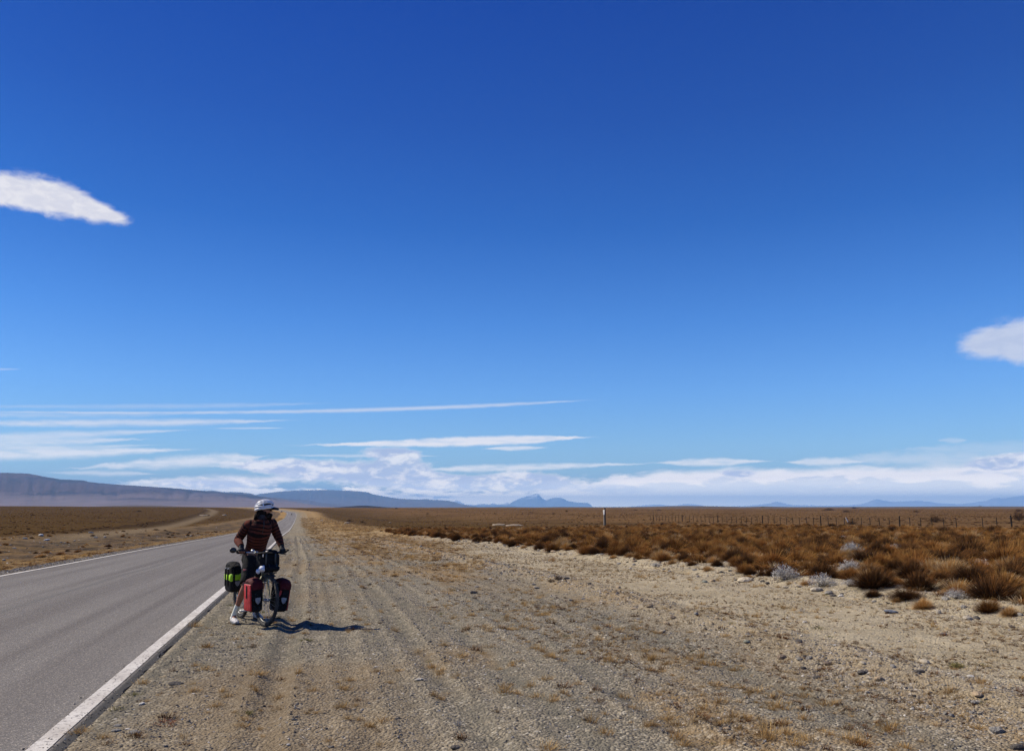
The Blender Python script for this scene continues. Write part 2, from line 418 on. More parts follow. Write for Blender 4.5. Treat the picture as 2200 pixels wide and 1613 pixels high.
def height(s, t):
    """ground height at road coordinates (s along, t across)"""
    s = np.asarray(s, float); t = np.asarray(t, float)
    wr = np.exp(-(np.maximum(t - 12, 0) / 55) ** 2) * np.exp(-(np.maximum(-14 - t, 0) / 50) ** 2)
    z = smooth_tab(s, _S, _Z) * wr + smooth_tab(s, _S, _P) * (1 - wr)
    near = np.exp(-(np.maximum(s, 0) / 260) ** 2)
    # right side: shoulder, gravel windrow, tussock bench
    R_ = np.interp(t, [T_R - .5, T_R - .02, T_R + .05, .5, 4.4, 5.0, 5.5, 6.3, 9.6, 10.4, 11.5, 25, 60], [0, 0, 0, 0, -.05, -.01, .08, .01, .00, .17, .24, .18, 0.0])
    # left side: verge, shallow ditch with rocks, plain
    L_ = np.interp(t, [-60, -34, -27, -20, -15, -11.5, -9.2, T_L - .05, T_L], [.0, .05, .0, -.75, -.7, -.35, -.06, 0, 0])
    z = z + np.where(t > -5, R_, L_ * (0.35 + .65 * near))
    # ruts pressed into the shoulder
    wob = .025 * np.sin(s * .35) + .02 * np.sin(s * .13 + 1)
    for d, k in ((t + .28 + wob, 1.15), (t - .42 - wob * .8, .55), (t - 1.22 - wob, .9), (t - 1.95 + wob, .5), (t - 2.75 - wob * 1.4, .7), (t - 3.6 + wob, .45), (t - 4.3 - wob, .5)):
        z = z + k * (-.030 * np.exp(-(d / .11) ** 2) + .028 * np.exp(-((d - .2) / .055) ** 2) + .024 * np.exp(-((d + .2) / .055) ** 2)) * (0.35 + 1.1 * vn(s * .9, t * 0 + 3 * k)) * (s < 90)
    off = ss(.1, .6, np.maximum(t - T_R, T_L - t))
    fade = np.exp(-np.abs(s) / 90)
    z = z + off * fade * ((fbm(s * .9, t * 1.1, 3) - .5) * .06 + (fbm(s * 5 + 3, t * 5, 3) - .5) * .022)
    z = z + (ss(10.2, 12, t) - ss(70, 90, t)) * fade * (fbm(s * .55, t * .55, 2) - .5) * .35
    z = z + (ss(-11, -15, t) - ss(-26, -34, t)) * fade * (fbm(s * .5, t * .5, 3) - .45) * .9
    z = z + (ss(5.0, 5.4, t) - ss(5.9, 6.4, t)) * (fbm(s * 1.7, t * 1.7, 2) - .3) * .10 * (s < 80)
    # far rolling plain
    rr = np.sqrt(s * s + t * t)
    far = ss(140, 900, rr) * ss(25, 160, np.abs(t))
    z = z + far * (fbm(s / 420 + 5, t / 420 + 9, 3) - .5) * 5.0 * np.exp(-rr / 15000)
    z = z + ss(700, 1400, rr) * (fbm(s / 1500 + 2, t / 1500, 2) - .52) * 14 * np.exp(-rr / 9000) * ss(30, 400, np.abs(t))
    # low ridge on the left where the track goes over
    z = z + 3.4 * np.exp(-((s - 1050) / 380) ** 2) * np.exp(-((t + 330) / 260) ** 2)
    # bank on the far side of the track
    tt = track_t(s)
    z = z + 0.9 * np.exp(-((t - (tt - 4.6)) / 1.6) ** 2) * ss(70, 220, s) * (1 - ss(700, 900, s)) * (.6 + .8 * vn(s / 9, t * 0))
    return z
def to_w(s, t):
    c = float(cs(s)); return Vector((D2.x * s + N2.x * (t + c), D2.y * s + N2.y * (t + c)))
def to_st(x, y):
    s = D2.x * x + D2.y * y; return s, N2.x * x + N2.y * y - float(cs(s))
def gz(x, y):
    s, t = to_st(x, y); return float(height(s, t))
def hit(px, py):
    d = ray(px, py)
    k = 3.0
    while k < 6000:
        p = Vector((0, 0, CZ)) + d * k
        if p.z < gz(p.x, p.y): break
        k *= 1.01
    lo, hi = k / 1.01, k
    for _ in range(14):
        m_ = (lo + hi) / 2; p = Vector((0, 0, CZ)) + d * m_
        if p.z < gz(p.x, p.y): hi = m_
        else: lo = m_
    p = Vector((0, 0, CZ)) + d * hi
    return Vector((p.x, p.y, gz(p.x, p.y)))
def mpp(p): return F / (Vector((p[0], p[1], 0)).length)   # photo pixels per metre at p

def geomspace(a, b, g0, r):
    out = [a]; st = g0
    while out[-1] < b:
        out.append(out[-1] + st); st *= r
    return out
sv = [-(x) for x in geomspace(2.0, 60000, 1.5, 1.5)][::-1] + geomspace(-2.0, 4.4, .5, 1.0)
s_ = 4.4
while s_ < 60000:
    s_ += max(.065, .0145 * (s_ - 1)) if s_ < 3000 else .08 * s_
    sv.append(s_)
tR = geomspace(12.0, 62000, .1, 1.045); tL = [-x for x in geomspace(8.6, 62000, .08, 1.05)][::-1]
tv = tL + list(np.arange(-8.5, -8.1, .08)) + [-7.5, -6, -4.5, -3, -2.2] + list(np.arange(-1.9, 12.0, .07)) + tR
sv = np.array(sorted(set(sv))); tv = np.array(sorted(set(tv)))
SS, TT = np.meshgrid(sv, tv, indexing='ij')
ZZ = height(SS, TT)
under = (TT < T_R) & (TT > T_L)
ZZ = ZZ - np.where(under, .06 + .0008 * np.clip(SS, 0, 1500), 0.0)
CCs = cs(SS)
Xw = D2.x * SS + N2.x * (TT + CCs); Yw = D2.y * SS + N2.y * (TT + CCs)
ns_, nt_n = SS.shape
co = np.stack([Xw, Yw, ZZ], -1).reshape(-1, 3)
ii = np.arange(ns_ * nt_n).reshape(ns_, nt_n)
quads = np.stack([ii[:-1, :-1], ii[:-1, 1:], ii[1:, 1:], ii[1:, :-1]], -1).reshape(-1, 4)
me = bpy.data.meshes.new('ground')
me.vertices.add(len(co)); me.vertices.foreach_set('co', co.ravel().astype(np.float32))
me.loops.add(quads.size); me.loops.foreach_set('vertex_index', quads.ravel())
me.polygons.add(len(quads)); me.polygons.foreach_set('loop_start', np.arange(0, quads.size, 4)); me.polygons.foreach_set('loop_total', np.full(len(quads), 4))
me.update(calc_edges=True); me.polygons.foreach_set('use_smooth', np.ones(len(quads), bool))

def zones(s, t):
    """what the ground is made of, by place"""
    n1 = fbm(s * .25, t * .5, 3); n2 = fbm(s * .03 + 4, t * .08 + 2, 3); n3 = fbm(s * 1.6, t * 1.6, 3)
    far = ss(25, 110, s)
    # golden verge grass: right of the road further down, and the strip left of the road
    gR = ss(22, 48, s + (n1 - .5) * 20) * ss(-1.0, 1.2 , t - 1.0 + (n1 - .5) * 2) * (1 - ss(5.5 + 7 * far, 8 + 10 * far, t + (n1 - .5) * 5))
    gR = gR * (1 - .25 * ss(400, 650, s))
    gL = ss(-8.9, -9.6, t) * (1 - ss(-12.0, -15.0 , t + (n1 - .5) * 3) * 1.0)
    gL = ss(-8.8, -9.5, t + (n3 - .5) * .5) * (1 - ss(-12.2, -14.0, t + (n1 - .5) * 3))
    patch = .62 * ss(.50, .70, fbm(s * .35 + 8, t * .9 + 3, 3)) * ss(.6, 2.0, t) * (1 - ss(5, 6.5, t)) * (1 - ss(30, 60, s))
    left = .45 * ss(.50, .66, fbm(s * .22 + 18, t * .5 + 3, 3)) * ss(-12, -14, t) * (1 - ss(-27, -33, t))
    gold = np.clip(gR * (.85 + .15 * ss(.35, .6, n3)) + gL + patch + left, 0, 1)
    gray = (1 - ss(4.6 + (n1 - .5), 6.0 + (n1 - .5), t)) * ss(T_L - .9, T_L - .3, t) * (1 - .55 * ss(.45, .7, n1))
    sand = ss(4.6, 6.2, t + (n1 - .5)) * (1 - ss(10.2, 13.0, t + (n1 - .5) * 3) * .75) * (1 - .85 * ss(100, 125, s + (n1 - .5) * 18))
    sand = sand * (1 - ss(60, 78, t))
    step = np.maximum(ss(62, 74, t), ss(105, 135, s + (n1 - .5) * 25) * ss(8, 20, t)); step = np.maximum(step, ss(-24, -30, t + (n1 - .5) * 5))
    rock = ss(-12.5, -14.5, t + (n1 - .5) * 2) * (1 - ss(-23, -29, t + (n1 - .5) * 4))
    tr = np.exp(-np.abs((t - track_t(s)) / (2.3 + .004 * np.maximum(s - 200, 0))) ** 4) * ss(70, 110, s) * (1 - ss(700, 900, s))
    dark = np.exp(-((t - (track_t(s) - 4.6)) / 2.0) ** 2) * ss(70, 150, s) * (1 - ss(700, 900, s))
    # a dark line of brush winding away on the right plain
    lr = np.interp(s, [120, 200, 320, 480, 650], [64, 52, 34, 36, 20]); dark = np.maximum(dark, .8 * np.exp(-((t - lr) / 1.8) ** 2) * ss(110, 160, s) * (1 - ss(560, 680, s)))
    return gold, gray, sand, step, rock, tr, dark
g_, gr_, sa_, st_, ro_, tr_, dk_ = zones(SS, TT)
def put(me_, name, a, b, c):
    at = me_.color_attributes.new(name, 'FLOAT_COLOR', 'POINT')
    arr = np.stack([a, b, c, np.ones_like(a)], -1).reshape(-1).astype(np.float32); at.data.foreach_set('color', arr)
put(me, 'zone_a', g_, gr_, sa_); put(me, 'zone_b', st_, ro_, tr_); put(me, 'zone_c', dk_, dk_ * 0, dk_ * 0)
at_st = me.attributes.new('st', 'FLOAT_VECTOR', 'POINT'); at_st.data.foreach_set('vector', np.stack([TT, SS, SS * 0], -1).reshape(-1).astype(np.float32))

gm, X_, b, t_ = new_mat('ground_earth')
pos = geo_pos(t_)
def attr(t__, n):
    a = t__.nodes.new('ShaderNodeAttribute'); a.attribute_name = n
    s = t__.nodes.new('ShaderNodeSeparateColor'); t__.links.new(a.outputs['Color'], s.inputs[0]); return s.outputs
za = attr(t_, 'zone_a'); zb = attr(t_, 'zone_b'); zc = attr(t_, 'zone_c')
nbig = X_.noise(pos, .035, 5, .6); nmid = X_.noise(pos, .6, 5, .6); nfin = X_.noise(pos, 9, 5, .65); ngr = X_.noise(pos, 48, 3, .7)
# distance-stretched tufts of the plain
ntf = X_.noise(pos, .9, 4, .7); ntf2 = X_.noise(pos, .18, 4, .65)
vp = X_.vor(pos, 42, 'F1', 'Color'); vd = X_.vor(pos, 42, 'F1', 'Distance')
vpc = t_.nodes.new('ShaderNodeSeparateColor'); t_.links.new(vp, vpc.inputs[0])
sta = t_.nodes.new('ShaderNodeAttribute'); sta.attribute_name = 'st'
stx = t_.nodes.new('ShaderNodeSeparateXYZ'); t_.links.new(sta.outputs['Vector'], stx.inputs[0])
# drag marks and old wheel lines that run along the road
drag = X_.noise(X_.xyz(X_.mul(stx.outputs[0], 4.2), X_.mul(stx.outputs[1], .045), 0), 1.0, 5, .62)
drag2 = X_.noise(X_.xyz(X_.mul(stx.outputs[0], 1.3), X_.mul(stx.outputs[1], .03), 4), 1.0, 4, .6)
base = X_.mix(X_.smooth(nmid, .35, .65), (0.235, 0.165, 0.105, 1), (0.315, 0.235, 0.155, 1))
grayc = X_.mix(X_.smooth(nmid, .35, .7), (0.200, 0.182, 0.158, 1), (0.305, 0.268, 0.218, 1))
sandc = X_.mix(X_.smooth(nmid, .3, .7), (0.40, 0.335, 0.24, 1), (0.55, 0.475, 0.36, 1))
goldc = X_.mix(X_.smooth(nfin, .3, .7), (0.25, 0.145, 0.058, 1), (0.42, 0.265, 0.115, 1))
goldc = X_.mix(X_.smooth(nbig, .35, .7), goldc, (0.27, 0.185, 0.095, 1))
stepc = X_.mix(X_.smooth(ntf, .38, .62), (0.058, 0.034, 0.015, 1), (0.125, 0.076, 0.034, 1))
stepc = X_.mix(X_.smooth(ntf2, .4, .68, 0, .8), stepc, (0.105, 0.068, 0.034, 1))
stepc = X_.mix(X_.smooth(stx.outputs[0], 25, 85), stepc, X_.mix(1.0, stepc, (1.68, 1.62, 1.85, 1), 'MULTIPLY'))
stepc = X_.mix(X_.smooth(nbig, .45, .65, 0, .6), stepc, (0.072, 0.045, 0.027, 1))
rockc = X_.mix(X_.smooth(X_.noise(pos, .5, 5, .65), .38, .62), (0.070, 0.056, 0.046, 1), (0.16, 0.115, 0.082, 1))
trc = (0.215, 0.165, 0.115, 1)
grayc = X_.mix(X_.smooth(drag, .38, .62), grayc, (0.185, 0.172, 0.150, 1)); grayc = X_.mix(X_.smooth(drag2, .52, .66, 0, .7), grayc, (0.325, 0.285, 0.225, 1))
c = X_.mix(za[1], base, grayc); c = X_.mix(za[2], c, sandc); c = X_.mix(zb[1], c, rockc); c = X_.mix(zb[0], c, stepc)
c = X_.mix(X_.mul(za[0], .9), c, goldc); c = X_.mix(X_.mul(zb[2], .85), c, trc); c = X_.mix(X_.mul(zc[0], .85), c, (0.055, 0.036, 0.024, 1))
# grit: small stones of mixed grey, buff and dark
grit = X_.ramp(vpc.outputs[0], [(0.0, (0.10, 0.095, 0.09)), (.3, (0.20, 0.18, 0.155)), (.6, (0.33, 0.28, 0.22)), (.85, (0.45, 0.40, 0.33)), (1, (0.62, 0.58, 0.52))])
gmask = X_.mul(X_.smooth(X_.add(X_.mul(X_.noise(pos, 5.0, 4, .6), .6), X_.mul(X_.sub(1.0, drag), .4)), .40, .56), X_.m('MINIMUM', X_.add(X_.mul(za[1], .9), X_.mul(za[2], .5)), 1.0))
c = X_.mix(X_.mul(gmask, .75), c, grit)
c = X_.mix(1.0, c, X_.ramp(ngr, [(0.25, (.72, .72, .72)), (.75, (1.28, 1.27, 1.25))]), 'MULTIPLY')
c = X_.mix(1.0, c, X_.ramp(nfin, [(0.25, (.84, .84, .84)), (.75, (1.14, 1.14, 1.14))]), 'MULTIPLY')
c = X_.mix(1.0, c, (.88, .872, .79, 1), 'MULTIPLY')
t_.links.new(c, b.inputs['Base Color'])
b.inputs['Roughness'].default_value = 1.0; b.inputs['Specular IOR Level'].default_value = 0.0
nb = bump(t_, X_.sub(nfin, X_.mul(vd, .5)), .035, 1.0)
nb = bump(t_, ngr, .012, 1.0, nb)
nb = bump(t_, X_.mul(ntf, zb[0]), .5, .8, nb)
nb = bump(t_, X_.mul(X_.noise(pos, .5, 5, .65), zb[1]), .7, 1.0, nb)
t_.links.new(nb, b.inputs['Normal'])
me.materials.append(gm)
ground = tag(link('ground', me), kind='structure')

# ------------------------------------------------------------------ road
def strip(name, t0, t1, z_off, s0, s1, mat, nt_=6, skirt=0.0, wob=0.0):
    ss_ = [x for x in sv if s0 <= x <= s1]; ts = list(np.linspace(t0, t1, nt_))
    S_, T_ = np.meshgrid(ss_, ts, indexing='ij')
    if wob:
        e = (fbm(S_ * 3.1, T_ * 0 + 2.2, 4) - .5) * wob * np.exp(-S_ / 80)
        T_ = T_ + e * (np.abs(T_ - t1) < 1e-6) ; T_ = T_ + (fbm(S_ * 3.7 + 40, T_ * 0 + 8.2, 4) - .5) * wob * (np.abs(T_ - t0) < 1e-6) * np.exp(-S_ / 80)
    Zb = smooth_tab(S_, _S, _Z) + z_off + (.0002 * np.clip(S_, 0, 900) if not skirt else 0)
    if skirt:
        # bring the edges down as a broken asphalt face
        S_ = np.concatenate([S_[:, :1], S_, S_[:, -1:]], 1); Zb = np.concatenate([Zb[:, :1] - skirt, Zb, Zb[:, -1:] - skirt], 1)
        T_ = np.concatenate([T_[:, :1] - .03, T_, T_[:, -1:] + .03], 1)
    c_ = cs(S_)
    co_ = np.stack([D2.x * S_ + N2.x * (T_ + c_), D2.y * S_ + N2.y * (T_ + c_), Zb], -1)
    a, b_ = S_.shape; i_ = np.arange(a * b_).reshape(a, b_)
    q = np.stack([i_[:-1, :-1], i_[:-1, 1:], i_[1:, 1:], i_[1:, :-1]], -1).reshape(-1, 4)
    m_ = bpy.data.meshes.new(name); m_.from_pydata(co_.reshape(-1, 3).tolist(), [], q.tolist())
    uv = m_.attributes.new('st', 'FLOAT_VECTOR', 'POINT')
    uv.data.foreach_set('vector', np.stack([T_, S_, T_ * 0], -1).reshape(-1).astype(np.float32))
    m_.materials.append(mat)
    return tag(link(name, m_), kind='structure')
am, X_, b, t_ = new_mat('old_asphalt')
st = t_.nodes.new('ShaderNodeAttribute'); st.attribute_name = 'st'
sx = t_.nodes.new('ShaderNodeSeparateXYZ'); t_.links.new(st.outputs['Vector'], sx.inputs[0])
pos = geo_pos(t_)
lane = X_.noise(X_.xyz(X_.mul(sx.outputs[0], 1.3), X_.mul(sx.outputs[1], .012), 0), 1.0, 4, .6)
blot = X_.noise(X_.xyz(X_.mul(sx.outputs[0], .5), X_.mul(sx.outputs[1], .16), 3.0), 1.0, 4, .6)
agg = X_.vor(pos, 110, 'F1', 'Color'); aggs = t_.nodes.new('ShaderNodeSeparateColor'); t_.links.new(agg, aggs.inputs[0])
aggn = X_.noise(pos, 60, 3, .7)
c = X_.mix(X_.smooth(lane, .38, .60), (0.160, 0.137, 0.126, 1), (0.235, 0.208, 0.192, 1))
c = X_.mix(X_.smooth(blot, .4, .68, 0, .5), c, (0.185, 0.160, 0.150, 1))
# darker strip where the two halves were rolled together, wobbling slightly
jn = X_.m('ABSOLUTE', X_.add(X_.add(sx.outputs[0], 4.9), X_.mul(X_.sub(blot, .5), .35)))
c = X_.mix(X_.smooth(jn, .16, .02, 0, .4), c, (0.10, 0.092, 0.088, 1))
c = X_.mix(1.0, c, X_.ramp(aggs.outputs[0], [(0, (.70, .70, .71)), (.5, (1, 1, 1)), (.86, (1.25, 1.22, 1.18)), (1, (2.6, 2.5, 2.3))]), 'MULTIPLY')
c = X_.mix(1.0, c, X_.ramp(aggn, [(0.3, (.75, .75, .75)), (.7, (1.22, 1.22, 1.22))]), 'MULTIPLY')
edge = X_.smooth(sx.outputs[0], T_R - .11, T_R - .07)
c = X_.mix(X_.mul(edge, .9), c, (0.035, 0.032, 0.030, 1))  # edge strip: unworn dark asphalt with its shadow painted in
c = X_.mix(1.0, c, (.70, .73, .71, 1), 'MULTIPLY')
t_.links.new(c, b.inputs['Base Color']); b.inputs['Roughness'].default_value = .85; b.inputs['Specular IOR Level'].default_value = .25
nb = bump(t_, X_.add(aggn, aggs.outputs[0]), .006, .9); t_.links.new(nb, b.inputs['Normal'])
road = strip('road', T_L, T_R, 0.0, -40, 1500, am, 14, .06, .20)
pm, X_, b, t_ = new_mat('worn_white_road_paint')
pos = geo_pos(t_)
wear = X_.noise(pos, 22, 6, .72); dirt = X_.noise(pos, 2.0, 5, .6)
c = X_.mix(X_.smooth(dirt, .35, .7), (0.56, 0.53, 0.475, 1), (0.42, 0.385, 0.335, 1))
c = X_.mix(X_.smooth(wear, .53, .60, 0, .85), c, (0.19, 0.17, 0.155, 1))
t_.links.new(c, b.inputs['Base Color']); b.inputs['Roughness'].default_value = .75
t_.links.new(bump(t_, X_.noise(pos, 60, 3, .7), .004), b.inputs['Normal'])
strip('road_edge_line', -1.875, -1.735, .004, -20, 1200, pm, 2, 0, .010)
strip('road_edge_line', -8.07, -7.93, .004, -20, 1200, pm, 2, 0, .010)

# ------------------------------------------------------------------ far hills
def hill(name, sil, dist, depth, mat, rough=.06, seed=0, base=-7.0, nx=260, ny=26, mesa=0.0, label=None, xtr=0):
    """range of hills: sil lists (photo x, photo y) of the skyline; the body has real depth behind and before it"""
    xs = [p[0] for p in sil]; ys = [p[1] for p in sil]
    pxs = np.linspace(xs[0], xs[-1], nx); pys = np.interp(pxs, xs, ys)
    vs = []; fs = []
    for i in range(nx):
        d = ray(pxs[i], pys[i]); k = dist / d.y
        top = CZ + d.z * k
        hgt = max(top - base, 1.0)
        dirh = Vector((d.x, d.y, 0)).normalized()
        rdist = dist / dirh.y
        endf = min(1.0, (i + 1) / (nx * .02), (nx - i) / (nx * .02)) if not xtr else 1.0
        for j in range(ny):
            q = -1 + 2 * j / (ny - 1)           # -1 toward us, +1 far side
            prof = (1 - abs(q)) ** (1.0 if q > 0 else 1.15)
            if mesa: prof = min(1.0, prof * (1 + mesa))
            n_ = float(fbm(np.array(i * .09 + seed), np.array(q * 3 + seed * 2.3), 5, .6)) - .5
            n2 = 1 - abs(float(fbm(np.array(i * .20 + seed + 9), np.array(q * .9 + seed), 4, .6)) - .5) * 4
            rel = 1 - abs(q) if q < 0 else 1.0
            z = base + hgt * prof * (1 + (n_ * rough * 5 + (n2 - .5) * rough * 2.2) * (1 - abs(2 * prof - 1) ** 1) * (q < 0)) * endf
            if q <= 0: z = min(z, base + hgt * (1.0 - .00) * (1 - .03 * abs(q)) )
            p = dirh * (rdist + q * depth)
            # keep the slope before the skyline under the sight line of the skyline
            if q < 0:
                zl = CZ + (top - CZ) * (rdist + q * depth) / rdist
                z = min(z, zl - .004 * hgt * abs(q))
            vs.append((p.x, p.y, z))
    for i in range(nx - 1):
        for j in range(ny - 1):
            a = i * ny + j; fs.append((a, a + 1, a + ny + 1, a + ny))
    m_ = bpy.data.meshes.new(name); m_.from_pydata(vs, [], fs)
    m_.polygons.foreach_set('use_smooth', [True] * len(fs)); m_.materials.append(mat)
    bm = bmesh.new(); bm.from_mesh(m_); bmesh.ops.recalc_face_normals(bm, faces=bm.faces)
    if sum(f.normal.z for f in bm.faces) < 0: bmesh.ops.reverse_faces(bm, faces=bm.faces)
    bm.to_mesh(m_); bm.free()
    return tag(link(name, m_), kind='structure')
def hill_mat(name, lo, hi, dark, scale, zlo, zhi, snow=None):
    m_, X_, b, t_ = new_mat(name); pos = geo_pos(t_)
    sp = t_.nodes.new('ShaderNodeSeparateXYZ'); t_.links.new(pos, sp.inputs[0])
    # strata and gullies, stretched sideways
    v = X_.xyz(X_.mul(sp.outputs[0], 1 / scale), X_.mul(sp.outputs[1], 1 / scale), X_.mul(sp.outputs[2], 7 / scale))
    n = X_.noise(v, 1.0, 6, .62, .4); n2 = X_.noise(v, 3.1, 5, .6)
    zf = X_.smooth(X_.add(sp.outputs[2], X_.mul(X_.sub(n, .5), (zhi - zlo) * .8)), zlo, zhi)
    c = X_.mix(zf, (*lo, 1), (*hi, 1))
    c = X_.mix(X_.mul(X_.smooth(n, .50, .62), X_.m('MINIMUM', X_.mul(zf, 1.5), 1.0)), c, (*dark, 1))
    c = X_.mix(1.0, c, X_.ramp(n2, [(.3, (.8, .8, .8)), (.7, (1.2, 1.2, 1.2))]), 'MULTIPLY')
    if snow:
        sn = X_.mul(X_.smooth(X_.add(sp.outputs[2], X_.mul(X_.sub(n2, .5), snow[1] * 4)), snow[0], snow[0] + snow[1]), X_.smooth(n2, .47, .56))
        c = X_.mix(sn, c, (.85, .87, .9, 1))
    t_.links.new(c, b.inputs['Base Color']); b.inputs['Roughness'].default_value = 1.0; b.inputs['Specular IOR Level'].default_value = .05
    return m_
hm1 = hill_mat('mesa_rock_hazy_foot', (.165, .122, .118), (.065, .040, .045), (.020, .014, .024), 900, 10, 170)  # paler low band paints the dust haze at the mesa foot
hm2 = hill_mat('blue_mesa_rock', (.08, .055, .05), (.045, .033, .03), (.022, .018, .018), 1600, 60, 300)
hm3f = hill_mat('haze_paled_far_rock', (.40, .40, .42), (.36, .36, .38), (.30, .30, .32), 900, 100, 500, (600, 90))  # rock colour lightened so the far range fades as if in haze
hm3 = hill_mat('haze_paled_mountain_rock', (.12, .14, .15), (.13, .15, .16), (.08, .09, .10), 900, 100, 500, (400, 120))  # lightened as well, painting some haze into the peak
hm3s = hill_mat('snowy_mountain_rock', (.05, .05, .05), (.5, .5, .5), (.10, .10, .10), 600, 30, 180, (90, 100))
hm4 = hill_mat('brush_hill_earth', (.10, .07, .045), (.050, .036, .032), (.035, .025, .022), 300, 0, 14)
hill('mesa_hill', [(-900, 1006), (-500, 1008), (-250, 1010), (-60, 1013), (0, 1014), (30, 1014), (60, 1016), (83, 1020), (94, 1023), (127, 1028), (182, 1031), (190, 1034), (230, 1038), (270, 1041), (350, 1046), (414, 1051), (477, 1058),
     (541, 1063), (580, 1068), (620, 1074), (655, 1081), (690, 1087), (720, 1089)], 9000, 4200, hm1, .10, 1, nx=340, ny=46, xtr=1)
hill('mesa_hill', [(380, 1075), (430, 1053), (455, 1052), (480, 1055), (520, 1056), (540, 1059), (560, 1066), (600, 1068), (640, 1072), (660, 1073), (690, 1079), (740, 1084), (800, 1087), (850, 1089)], 13500, 3000, hm2, .10, 4)
hill('mesa_hill', [(500, 1075), (560, 1059), (585, 1056), (612, 1053), (650, 1051), (700, 1050.5), (750, 1052), (785, 1055), (792, 1056), (800, 1060), (815, 1063), (830, 1066), (860, 1070), (900, 1072), (915, 1071), (935, 1073),
     (960, 1074), (975, 1077), (990, 1082), (1010, 1086), (1030, 1089)], 19000, 3500, hm2, .05, 7)
hill('mountain', [(950, 1088), (968, 1080), (974, 1076), (980, 1072.5), (988, 1077), (1000, 1083), (1020, 1084), (1035, 1081), (1052, 1083), (1061, 1079), (1066, 1083), (1080, 1082), (1090, 1078), (1100, 1084), (1112, 1088)], 36000, 2500, hm3s, .10, 12, nx=160)
hill('mountain', [(1082, 1088), (1094, 1083), (1101, 1077), (1110, 1072.5), (1122, 1068), (1136, 1062.5), (1143, 1062), (1149, 1059.5), (1154, 1058.5), (1160, 1064), (1166, 1070), (1173, 1073.5), (1182, 1070), (1193, 1067.5), (1203, 1068), (1211, 1069.5),
     (1218, 1075), (1228, 1076.5), (1241, 1078.5), (1252, 1079), (1263, 1079.5), (1268, 1083), (1275, 1089)], 40000, 2500, hm3, .12, 3, nx=220)
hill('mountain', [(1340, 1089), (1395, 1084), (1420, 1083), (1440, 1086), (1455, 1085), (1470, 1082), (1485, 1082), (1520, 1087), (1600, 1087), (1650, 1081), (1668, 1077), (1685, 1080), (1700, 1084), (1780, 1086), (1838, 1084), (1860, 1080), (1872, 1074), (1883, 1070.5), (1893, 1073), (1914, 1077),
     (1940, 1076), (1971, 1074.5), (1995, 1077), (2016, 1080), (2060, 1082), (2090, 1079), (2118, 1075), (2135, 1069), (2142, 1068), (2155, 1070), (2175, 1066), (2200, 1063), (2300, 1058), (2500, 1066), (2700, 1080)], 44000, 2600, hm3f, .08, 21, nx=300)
hm5 = hill_mat('dark_brush_hill_earth', (.03, .022, .022), (.016, .012, .014), (.012, .01, .012), 300, 0, 14)
hill('low_hill', [(640, 1093), (690, 1092), (715, 1090), (745, 1087.5), (770, 1085.5), (785, 1085), (800, 1086), (820, 1088), (840, 1090), (870, 1092)], 2600, 500, hm5, .02, 9, base=-4, nx=90, ny=16)
hill('low_hill', [(-700, 1091), (-300, 1089), (0, 1088), (110, 1087), (170, 1088.4), (215, 1087), (250, 1085.5), (290, 1084.3), (340, 1085), (380, 1087), (430, 1088.5), (480, 1090), (510, 1093)], 3300, 700, hm4, .02, 15, base=-5, nx=140, ny=16)
hill('low_hill', [(850, 1091), (900, 1089), (940, 1090), (1020, 1089), (1090, 1088.5), (1150, 1089.5), (1200, 1088.4), (1300, 1089), (1380, 1088), (1440, 1086.3), (1480, 1085.8), (1530, 1086.7), (1600, 1088.4), (1640, 1087.2), (1700, 1088.5), (1900, 1088), (2100, 1087), (2400, 1087.5), (2800, 1090)], 2400, 600, hm4, .02, 31, base=-4, nx=260, ny=16)

# ------------------------------------------------------------------ the air
hb = MB().box((0, 0, 360), (118000, 118000, 760))
hz, X_, b, t_ = new_mat('thin_blue_air')
t_.nodes.remove(b)
pv = t_.nodes.new('ShaderNodeVolumePrincipled'); pv.inputs['Color'].default_value = (.31, .59, 1.0, 1)
pv.inputs['Density'].default_value = 4.6e-5; pv.inputs['Anisotropy'].default_value = 0.0
t_.links.new(pv.outputs[0], t_.nodes['Material Output'].inputs['Volume'])
haze = tag(hb.build('haze', hz, smooth=False), kind='stuff')

# ------------------------------------------------------------------ plants and stones: meshes
def blades(n, h, spread, lean=.5, width=.006, r0=.08, seed=0, dome=1.0, seg=3, wind=(.10, -.02)):
    r_ = np.random.RandomState(seed); vs = []; fs = []; hs = []
    for i in range(n):
        a = r_.rand() * 2 * math.pi; q = r_.rand() ** .5
        bx, by = math.cos(a) * q * r0, math.sin(a) * q * r0
        hh = h * (1 - .45 * q * dome * r_.rand() ** .5) * (.55 + .45 * r_.rand())
        out = spread * (q ** 1.2) * (.7 + .6 * r_.rand()); a2 = a + (r_.rand() - .5) * 1.1
        ox, oy = math.cos(a2) * out + wind[0] * h * r_.rand() * 2, math.sin(a2) * out + wind[1] * h * r_.rand()
        wa = r_.rand() * math.pi; wx, wy = math.cos(wa) * width, math.sin(wa) * width
        b0 = len(vs)
        for k in range(seg + 1):
            u = k / seg; bend = u ** (1.0 + lean)
            x = bx + ox * bend; y = by + oy * bend; z = hh * (u - .22 * lean * u * u * (out / max(h, .01)))
            w = 1 - .85 * u
            vs.append((x - wx * w, y - wy * w, z - .02)); vs.append((x + wx * w, y + wy * w, z - .02)); hs += [u * hh / h] * 2
            if k: fs.append((b0 + 2 * k - 2, b0 + 2 * k - 1, b0 + 2 * k + 1, b0 + 2 * k))
    return vs, fs, hs
